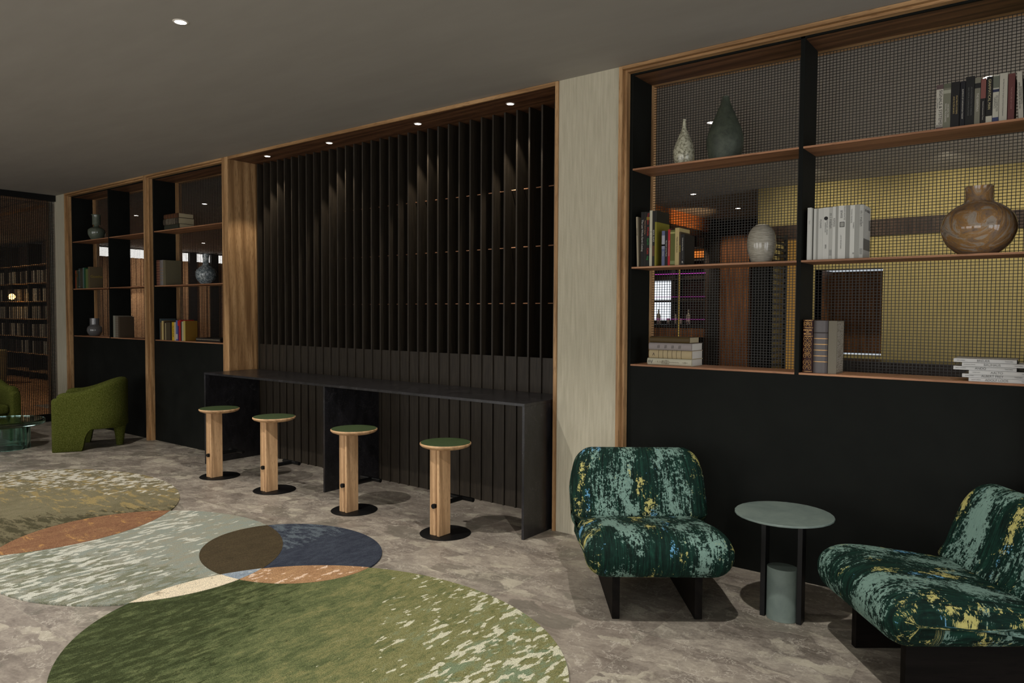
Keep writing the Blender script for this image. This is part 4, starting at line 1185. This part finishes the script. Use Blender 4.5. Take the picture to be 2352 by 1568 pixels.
# wall washers on the olive wall
for x in (-2.4, -1.0, .4):
    spot(x, 4.2, H - .04, 45, 120, .8, (1, .92, .70), .05, tgt=(x, 5.3, 2.2))
spot(-4.0, 6.4, 2.6, 40, 60, .7, (1, .62, .3), .05, tgt=(-5.0, 6.8, 3.1))
spot(-5.55, 7.3, 3.0, 40, 80, .6, (1, .8, .6), .04, tgt=(-5.5, 8.5, 1.8))  # added lamp to brighten the beige back bar panel
spot(-4.5, 7.2, H - .04, 30, 90, .6, (1, .75, .5), .05, tgt=(-4.6, 8.2, 1.4))
spot(-18.2, 5.2, H - .05, 160, 130, .8, (1, .86, .68), .1, tgt=(-19.5, 5.4, 1.6))  # added warm lamp to light the curtain wall
spot(-18.6, 4.2, 3.0, 160, 34, .25, (1, .88, .7), .02, tgt=(-19.55, 5.2, 1.3))  # added narrow spot standing in for sun streaks on the curtain
spot(-19.4, .2, H - .05, 110, 130, .8, (1, .82, .62), .1, tgt=(-20, 2.3, 1.3))
spot(-15.5, -.8, H - .05, 160, 130, .7, (1, .80, .58), .1)

# ------------------------------------------------------------------ daylight through the two tall windows
for a, b in ((-6.34, -4.06), (-3.54, -1.26)):
    L = bpy.data.lights.new('window_daylight', 'AREA'); L.shape = 'RECTANGLE'; L.size = b - a; L.size_y = 2.5; L.energy = 60; L.color = (.95, .97, 1.0)
    o = bpy.data.objects.new('window_daylight', L); COL.objects.link(o)
    o.location = (4.22, (a + b) / 2, 1.35)
    o.rotation_euler = Vector((-1, 0, 0)).to_track_quat('-Z', 'Y').to_euler()
for (a, b), en in zip(BW, BE):
    L = bpy.data.lights.new('window_daylight', 'AREA'); L.shape = 'RECTANGLE'; L.size = b - a - .1; L.size_y = 2.7; L.energy = en; L.color = (1.0, .97, .93)
    o = bpy.data.objects.new('window_daylight', L); COL.objects.link(o)
    o.location = ((a + b) / 2, -9.22, 1.4)
    o.rotation_euler = Vector((0, 1, 0)).to_track_quat('-Z', 'Y').to_euler()
# added fill light that brightens the far rooms; no window stands there
for y, e in ((2.6, 130),):
    L = bpy.data.lights.new('far_fill', 'AREA'); L.shape = 'RECTANGLE'; L.size = 3.4; L.size_y = 2.6; L.energy = e; L.color = (1.0, .96, .92)
    o = bpy.data.objects.new('far_fill', L); COL.objects.link(o); o.location = (4.15, y, 1.45)
    o.rotation_euler = Vector((-1, 0, 0)).to_track_quat('-Z', 'Y').to_euler()
W = bpy.data.worlds.new('World'); SC.world = W; W.use_nodes = True
W.node_tree.nodes['Background'].inputs[0].default_value = (.75, .82, .9, 1); W.node_tree.nodes['Background'].inputs[1].default_value = .6

# ------------------------------------------------------------------ lettering curves become meshes
dg = bpy.context.evaluated_depsgraph_get()
for o, par, Mx, nm in FONTS:
    me = bpy.data.meshes.new_from_object(o.evaluated_get(dg))
    bpy.data.objects.remove(o)
    n = bpy.data.objects.new(nm, me); COL.objects.link(n)
    n.parent = par; n.matrix_local = Mx

# ------------------------------------------------------------------ camera
YAW, PITCH, ROLL, FPX = -.6497, -.0376, .0055, 1662.05
f = Vector((math.sin(YAW) * math.cos(PITCH), math.cos(YAW) * math.cos(PITCH), math.sin(PITCH)))
r = Vector((math.cos(YAW), -math.sin(YAW), 0)); u = r.cross(f)
R = r * math.cos(ROLL) + u * math.sin(ROLL); U_ = -r * math.sin(ROLL) + u * math.cos(ROLL)
cam = bpy.data.cameras.new('camera'); co = bpy.data.objects.new('camera', cam); COL.objects.link(co)
Mx = Matrix((R, U_, -f)).transposed().to_4x4(); Mx.translation = Vector((0, -4.4206, 1.6))
co.matrix_world = Mx
cam.sensor_width = 36; cam.sensor_fit = 'HORIZONTAL'; cam.lens = 36 * FPX / 2352
cam.clip_start = .05; cam.clip_end = 100
SC.camera = co

SC.view_settings.view_transform = 'Standard'; SC.view_settings.look = 'None'
SC.view_settings.exposure = 0.0; SC.view_settings.gamma = 1.0; SC.view_settings.use_curve_mapping = False
cy = SC.cycles
cy.use_denoising = True
cy.max_bounces = 8; cy.diffuse_bounces = 4; cy.glossy_bounces = 4; cy.transmission_bounces = 8
cy.sample_clamp_indirect = 4.0
cy.caustics_reflective = False; cy.caustics_refractive = False
